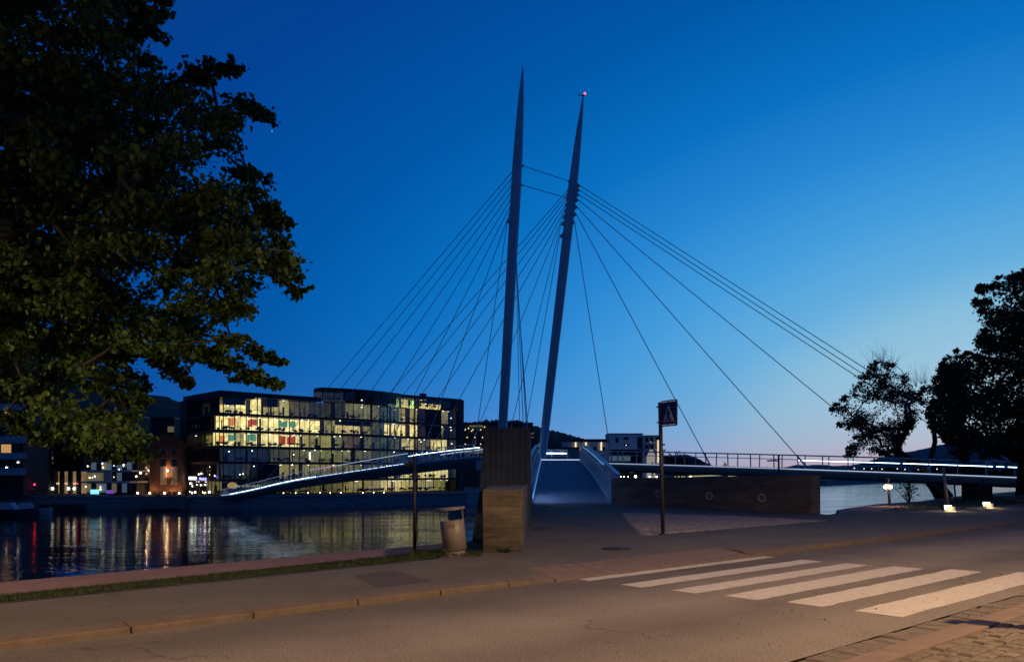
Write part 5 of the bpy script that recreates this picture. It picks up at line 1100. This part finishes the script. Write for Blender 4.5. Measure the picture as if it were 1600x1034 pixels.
# ------------------------------------------------------------------ buildings beyond the bridge
terr = mat('terrace_wall', (.10, .085, .07), .9, var=.2, scale=.5)
t = px_building('terrace_block', 'curved terraced apartment block with rows of small balcony lamps behind the pier', 'apartment block', 260, (705, 662, 832, 735), 25, terr, base=-3,
            wins=[(725, 703, 755, 708, 'd'), (827, 676, 834, 684, 'd'), (733, 664, 755, 667, 'd'), (840, 693, 845, 698, 'b'), (842, 702, 846, 706, 'b')],
            balc=[(712, 678, 834, 681), (712, 689, 834, 692), (712, 699, 834, 702)],
            lamps=[(727+12*i+(j % 2)*3, y) for j, y in enumerate((671, 683, 693.5)) for i in range(4)]+[(757, 667), (732, 669), (737, 673)], balmat=terr, lampm=emit('balcony_lamp', (1, .84, .5), 2.2))
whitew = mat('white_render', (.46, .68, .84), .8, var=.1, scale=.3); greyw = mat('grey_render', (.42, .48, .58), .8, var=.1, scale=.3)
for y in (700, 706.5, 713): pass
px_building('pale_block', 'small pale building with a lit edge behind the right mast', 'building', 330, (834, 700, 905, 740), 15, mat('blue_render', (.20, .28, .33), .8, var=.1), wins=[(851, 692+10, 853, 706, 'c'), (875, 703, 880, 706, 'd'), (840, 703, 843, 708, 'k')], base=-3)
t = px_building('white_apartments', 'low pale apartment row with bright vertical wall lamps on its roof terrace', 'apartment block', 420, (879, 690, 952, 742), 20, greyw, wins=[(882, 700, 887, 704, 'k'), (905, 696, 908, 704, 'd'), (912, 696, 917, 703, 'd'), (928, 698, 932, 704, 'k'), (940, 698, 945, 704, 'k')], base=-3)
for x in (899.5, 915.5, 939.5):
    p = P(x, 697, 419); m = MB(); m.box((p.x, 419, p.z), (.7, .3, 4.2)); m.build('wall_light', emit('wall_wash', (1, .75, .42), 1.3), t)
m = MB(); a, b = P(893, 687, 424), P(948, 687, 424); m.box(((a.x+b.x)/2, 428, a.z), (b.x-a.x, 10, .8)); m.build('roof_canopy', facade, t)
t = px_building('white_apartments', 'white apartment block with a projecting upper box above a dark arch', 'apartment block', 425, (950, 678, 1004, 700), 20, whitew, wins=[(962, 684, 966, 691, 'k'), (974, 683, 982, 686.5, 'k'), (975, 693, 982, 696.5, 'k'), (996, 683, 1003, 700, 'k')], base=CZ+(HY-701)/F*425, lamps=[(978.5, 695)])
px_building('white_apartments', 'dark recessed lower storey with a curved brace beneath the white upper box', 'apartment block', 432, (940, 701.5, 1004, 742), 12, render_d, wins=[(950, 712, 985, 720, 'b'), (985, 733, 990, 738, 'p'), (992, 734, 996, 738, 'c')], base=-3)
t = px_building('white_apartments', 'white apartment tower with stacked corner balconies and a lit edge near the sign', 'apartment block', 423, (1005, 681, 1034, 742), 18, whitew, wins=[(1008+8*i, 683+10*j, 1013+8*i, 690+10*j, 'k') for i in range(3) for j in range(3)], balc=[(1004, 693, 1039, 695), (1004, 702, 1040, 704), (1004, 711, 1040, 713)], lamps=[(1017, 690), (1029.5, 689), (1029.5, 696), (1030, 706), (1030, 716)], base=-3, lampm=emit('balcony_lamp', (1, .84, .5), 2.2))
p = P(1028.5, 705, 420); m = MB(); m.box((p.x, 420.5, p.z), (.8, .3, 12)); m.build('lit_edge', emit('lit_edge', (1, .78, .5), .9), t)
gx = thing('white_gable_house', 'small white gabled house with front glowing as if lit below the apartment tower', 'house', (P(1019, 730, 405).x, 405, -3)); a, b = P(1014.5, 742, 405), P(1024, 742, 405); zt = CZ+(HY-702)/F*405; ze = CZ+(HY-712)/F*405; mx_ = (a.x+b.x)/2
m = MB(); m.add([(a.x, 405, -3), (b.x, 405, -3), (b.x, 405, ze), (mx_, 405, zt), (a.x, 405, ze), (a.x, 413, -3), (b.x, 413, -3), (b.x, 413, ze), (mx_, 413, zt), (a.x, 413, ze)], [(0, 1, 2, 3, 4), (9, 8, 7, 6, 5), (2, 7, 8, 3), (3, 8, 9, 4), (1, 6, 7, 2), (0, 4, 9, 5)]); m.build('wall', emit('house_glow', (.85, .74, .66), .30, .6), gx)  # whole wall glows by itself, standing in for lamp light on it
m = MB(); m.box((mx_, 404.9, 3.0), (.8, .1, 7)); m.build('window', blackwin, gx)
shq = emit('shore_lamp', (1, .85, .6), 9)
for x, y, r in ((970, 746, .35), (975, 746, .35), (981.5, 746, .3), (993, 745.5, .95), (1015, 746, .55), (1026, 746, .55), (1079, 745.5, .5), (1148, 743.5, .5)):
    dot_lamp('shore_lamp', 'bright round lamp low on the far shore below the white apartments' if r > .8 else 'small lamp low on the far shore above the long concrete wall', 'lamp', x, y-1.5, 398, shq, r, None if r > .8 else 'lamps along the far shore', base=-3)
t = thing('low_bridge', 'distant low road bridge with a lit underside beyond the long wall', 'bridge', (110, 440, -3)); a, b = P(1050, 742, 440), P(1180, 738.5, 440); m = MB(); m.beam(a, b, 8, 1.0); m.build('deck', terr, t); m = MB(); m.beam(a+V((2, -4.2, -.9)), b+V((-2, -4.2, -.6)), .3, .5); m.build('light_strip', emit('bridge_strip', (.8, .72, .4), .55), t)
m = MB(); p = P(1066, 744.5, 430); m.box((p.x, 430, p.z), (8, .4, .7)); m.build('light_panel', emit('bridge_panel', (.9, .8, .5), .5), t)
m = MB(); p = P(1148, 744, 430); m.box((p.x, 430, p.z), (7, .4, .6)); m.build('light_panel', MATS['bridge_panel'], t)
for f in (.1, .4, .7, .95): q = a.lerp(b, f); m = MB(); m.box((q.x, q.y, (q.z-6)/2), (1.5, 3, q.z+5.2)); m.build('pillar', terr, t)
# trees beyond
fartree = leaf_mat('far_leaf', (.012, .018, .010), (.03, .04, .02), .1)
def far_tree(label, px, ytop, Y, wpx, base, n=900, group=None):
    p = P(px, ytop, Y); w2 = wpx/F*Y/2; h = p.z-base; t = thing('far_tree', label, 'tree', (p.x, Y, base), group); R = random.Random(int(px*7)); m = MB(); m.tube([V((p.x, Y, base)), V((p.x, Y, base+h*.6))], [.5, .25], 7); m.build('trunk', dark, t); pts = []
    lum = [(R.gauss(0, .42), R.gauss(0, .42), R.uniform(.3, .88), R.uniform(.2, .36)) for _ in range(12)]
    while len(pts) < n:
        a, b, c, r = R.choice(lum); pts.append((p.x+w2*(a+R.gauss(0, r*.6)), Y+w2*(b+R.gauss(0, r*.6)), base+h*min(1.03, c+R.gauss(0, r*.28))))
    leaf_obj('crown', pts, w2*.22, .8, fartree, t)
for x, yt, wd in ((1045, 708, 16), (1058, 706.5, 18), (1063, 712, 14), (1072, 716, 14)): far_tree('dark round tree beside the white apartment tower on the far shore', x, yt, 410, wd*1.4, -3, 700, 'trees beside the white apartment tower')
far_tree('small lone tree seen through the railing of the right bridge deck', 1132, 719, 420, 11, -2, 500)
for x, yt, wd in ((1345, 733, 40), (1380, 731, 40), (1420, 733, 44), (1470, 732, 50), (1520, 731, 60), (1570, 733, 50)): far_tree('dark tree on the far shore below the right bridge deck', x, yt, 600, wd, -3, 700, 'trees on the far right shore')
for x, y in ((1335, 731), (1350, 732), (1362, 732), (1378, 732.5), (1402, 732), (1414, 733), (1435, 733), (1443, 732), (1449, 732), (1464, 732.5), (1396, 750), (1400, 749), (1430, 748.5), (1434, 749)): dot_lamp('shore_lamp', 'small lamp among the trees on the far right shore', 'lamp', x, y, 565, emit('far_lamp', (1, .75, .45), 3), .5, 'lamps on the far right shore', post=True, base=-3)
t = thing('jetty', 'low pale jetty on piles near the far shore seen under the bridge', 'jetty', (200, 520, WZ)); a, b = P(1294, 749.5, 520), P(1384, 749.5, 520); m = MB(); m.box(((a.x+b.x)/2, 520, WZ+1.1), (b.x-a.x, 3, .4)); m.build('deck', palee, t); m = MB()
for i in range(6): m.box((a.x+(b.x-a.x)*i/5, 519, WZ), (.5, .5, 2)) 
m.build('piles', dark, t)

# ------------------------------------------------------------------ trees near the viewer
bark = mat('bark', (.012, .010, .008), .95, var=.4, scale=6, bump=1, bscale=25)
linden = leaf_mat('linden_leaf', (.010, .030, .005), (.048, .100, .012), .3)
poly = [(-700, -260), (270, -260), (262, -20), (248, 28), (228, 48), (250, 92), (298, 96), (366, 98), (372, 112), (326, 128), (352, 146), (398, 162), (420, 186), (376, 196), (392, 216), (372, 236), (412, 272), (404, 286), (386, 300), (420, 322), (448, 338), (444, 356), (462, 398), (466, 452), (436, 470), (398, 466), (404, 500), (440, 558), (432, 570), (378, 545), (434, 594), (424, 602), (376, 606), (322, 570), (296, 600), (262, 582), (226, 548), (196, 570), (228, 622), (212, 650), (226, 690), (190, 716), (120, 705), (66, 690), (30, 640), (-80, 660), (-700, 620)]
lumps = []
R = random.Random(11)
def edist(x, y, poly):
    best = 1e9
    for i in range(len(poly)):
        x1, y1 = poly[i]; x2, y2 = poly[(i+1) % len(poly)]; dx, dy = x2-x1, y2-y1; t = max(0, min(1, ((x-x1)*dx+(y-y1)*dy)/(dx*dx+dy*dy))); best = min(best, math.hypot(x-x1-t*dx, y-y1-t*dy))
    return best
tries = 0
while len(lumps) < 560 and tries < 14000:
    tries += 1; x, y = R.uniform(-150, 470), R.uniform(-150, 715)
    if not in_poly(x, y, poly): continue
    ed = edist(x, y, poly)
    if ed < 12: continue
    if x > 230 and y > 545 and ed < 12: continue
    Yd = R.uniform(8.2, 11.8) if x > 120 else R.uniform(8.3, 12.5)
    rp_ = min(42, max(18, ed*1.0)); lumps.append((P(x, y, Yd), rp_/F*Yd*1.0))
for ch in ([(360, 528), (388, 546), (412, 556), (432, 563)], [(338, 548), (366, 566), (392, 582), (416, 594), (430, 599)], [(250, 560), (272, 580), (290, 592)], [(392, 300), (420, 325), (440, 342)], [(420, 400), (445, 430), (462, 452)], [(300, 112), (335, 104), (362, 104)], [(370, 160), (395, 170), (416, 184)], [(210, 20), (232, 22), (248, 20)], [(236, 48), (222, 8), (250, -6)],
           [(150, 600), (180, 618), (205, 628), (222, 622)], [(140, 650), (175, 672), (205, 690), (222, 688)], [(60, 640), (95, 668), (130, 695)], [(420, 330), (436, 346)], [(126, 700), (158, 708), (190, 714)], [(196, 702), (222, 708)], [(30, 600), (60, 620), (90, 640), (120, 660), (150, 690)], [(380, 268), (405, 275)], [(180, 560), (205, 585), (220, 606)], [(10, 650), (40, 668), (70, 685)]):
    Yd = R.uniform(9, 11)
    for q, (x, y) in enumerate(ch): lumps.append((P(x, y, Yd+.12*q), (21-2*q)/F*Yd))
for i in range(90):
    a, z, rr = R.uniform(0, 6.28), R.uniform(3.4, 13.5), R.uniform(1.0, 5.4)
    c = V((-8.6+rr*math.cos(a), 7.6+rr*math.sin(a), z)); pxx = 800+F*c.x/c.y if c.y > .5 else -9e9
    if pxx > -60 or rr > 5.6*math.sin(min(3.1, max(.2, (z-1.5)/12.5*3.1))): continue
    lumps.append((c, .75))
grow_tree('linden_tree', 'large overhanging broadleaf tree filling the upper corner over the verge', [V((-8.6, 7.4, -.02)), V((-8.55, 7.45, 1.6)), V((-8.5, 7.5, 3.2)), V((-8.3, 7.7, 5.2)), V((-8.2, 7.8, 7.4)), V((-8.1, 7.9, 9.6))], .34, lumps, 170, .064, linden, bark, aspect=.85, twigs=7, flat=.5)
def poly_tree(name, label, trunk, tr, poly, Y, dY, n, per, leaf, m, rmax, extra=(), seed=1, mind=6, bare=(), holes=0, flat=.55, aspect=.6):
    R = random.Random(seed); HR = random.Random(seed+50); hs = []
    while len(hs) < holes:
        hx, hy = HR.uniform(min(p[0] for p in poly), min(1640, max(p[0] for p in poly))), HR.uniform(min(p[1] for p in poly), max(p[1] for p in poly))
        if in_poly(hx, hy, poly): hs.append((hx, hy, HR.uniform(7, 13)))
    ls = []; xs = [p[0] for p in poly]; ys = [p[1] for p in poly]; k = 0
    while len(ls) < n and k < 20000:
        k += 1; x, y = R.uniform(min(xs), max(xs)), R.uniform(min(ys), max(ys))
        if not in_poly(x, y, poly): continue
        ed = edist(x, y, poly)
        if ed < mind or any(math.hypot((x-a)*.8, y-b) < c for a, b, c in hs): continue
        Yd = Y+R.uniform(-dY, dY); ls.append((P(x, y, Yd), min(rmax, max(mind*1.1, ed*.9))/F*Yd))
    return grow_tree(name, label, trunk, tr, ls+list(extra), per, leaf, m, bark, aspect=aspect, twigs=6, flat=flat, bare=bare)
mapleaf = leaf_mat('dark_leaf', (.012, .022, .010), (.03, .045, .016), .25)
Y1 = 67
polyA = [(1296, 640), (1306, 622), (1332, 606), (1342, 575), (1368, 560), (1392, 560), (1402, 572), (1418, 582), (1424, 600), (1440, 606), (1440, 640), (1430, 668), (1412, 690), (1402, 716), (1370, 712), (1346, 722), (1314, 716), (1322, 694), (1336, 676), (1308, 668)]
tA = [V((P(1474, 781, Y1).x, Y1, -.75)), P(1462, 766, Y1), P(1449, 748, Y1), P(1442, 730, Y1)]
poly_tree('maple_tree', 'leaning broadleaf tree with thin twiggy top behind the right bridge deck', tA, .42, polyA, Y1, 3.2, 200, 60, .18, mapleaf, 17, seed=4, mind=3, flat=.8, holes=7, bare=[(P(1380, 570, Y1), P(1375, 549, Y1)), (P(1395, 575, Y1), P(1392, 550, Y1)), (P(1365, 580, Y1), P(1362, 553, Y1))])
polyB = [(1436, 606), (1452, 596), (1474, 560), (1500, 560), (1512, 600), (1508, 650), (1496, 690), (1470, 684), (1462, 662), (1438, 650)]
tB = [V((P(1474, 770, 76).x+.6, 76, -.8)), P(1459, 742, 76), P(1455, 715, 76), P(1461, 690, 76), P(1458, 660, 76), P(1468, 620, 76)]
poly_tree('maple_tree', 'slender broadleaf tree between the leaning tree and the big dark tree', tB, .26, polyB, 76, 3, 150, 75, .20, mapleaf, 17, seed=6, mind=3, flat=.8, holes=6, bare=[(P(1440, 600, 76), P(1437, 578, 76)), (P(1432, 605, 76), P(1424, 580, 76)), (P(1446, 600, 76), P(1449, 572, 76))])
polyC = [(1446, 640), (1462, 612), (1476, 548), (1500, 540), (1530, 552), (1528, 520), (1540, 505), (1520, 470), (1528, 452), (1524, 440), (1552, 434), (1570, 424), (1600, 412), (1660, 390), (1760, 400), (1830, 520), (1840, 680), (1760, 730), (1620, 728), (1560, 718), (1520, 716), (1500, 724), (1484, 706), (1478, 690), (1452, 668)]
bx = P(1601, 790, 46).x
tC = [V((bx, 46, .0)), V((bx-.05, 46, 1.6)), V((bx+.1, 46, 3.2)), V((bx+.3, 46, 5.4)), V((bx+.5, 46, 7.6)), V((bx+.5, 46, 9.6))]
poly_tree('big_tree', 'big dark broadleaf tree at the right edge on the lawn', tC, .34, polyC, 47, 4.5, 980, 90, .175, leaf_mat('big_leaf', (.014, .026, .010), (.035, .05, .016), .25), 26, seed=8, mind=2.5, flat=.5, holes=2)
# weeds at the foot of the low block
for i, (px, py) in enumerate(((757, 858), (781, 860), (786, 861))):
    g = G(px, py, .1); shrub('weed', 'small weed growing at the foot of the low concrete block', 'weed', px, py, g.y-.05, .22, .16-.02*i, 30, .06, bladem, 'weeds at the low block', base=.05)
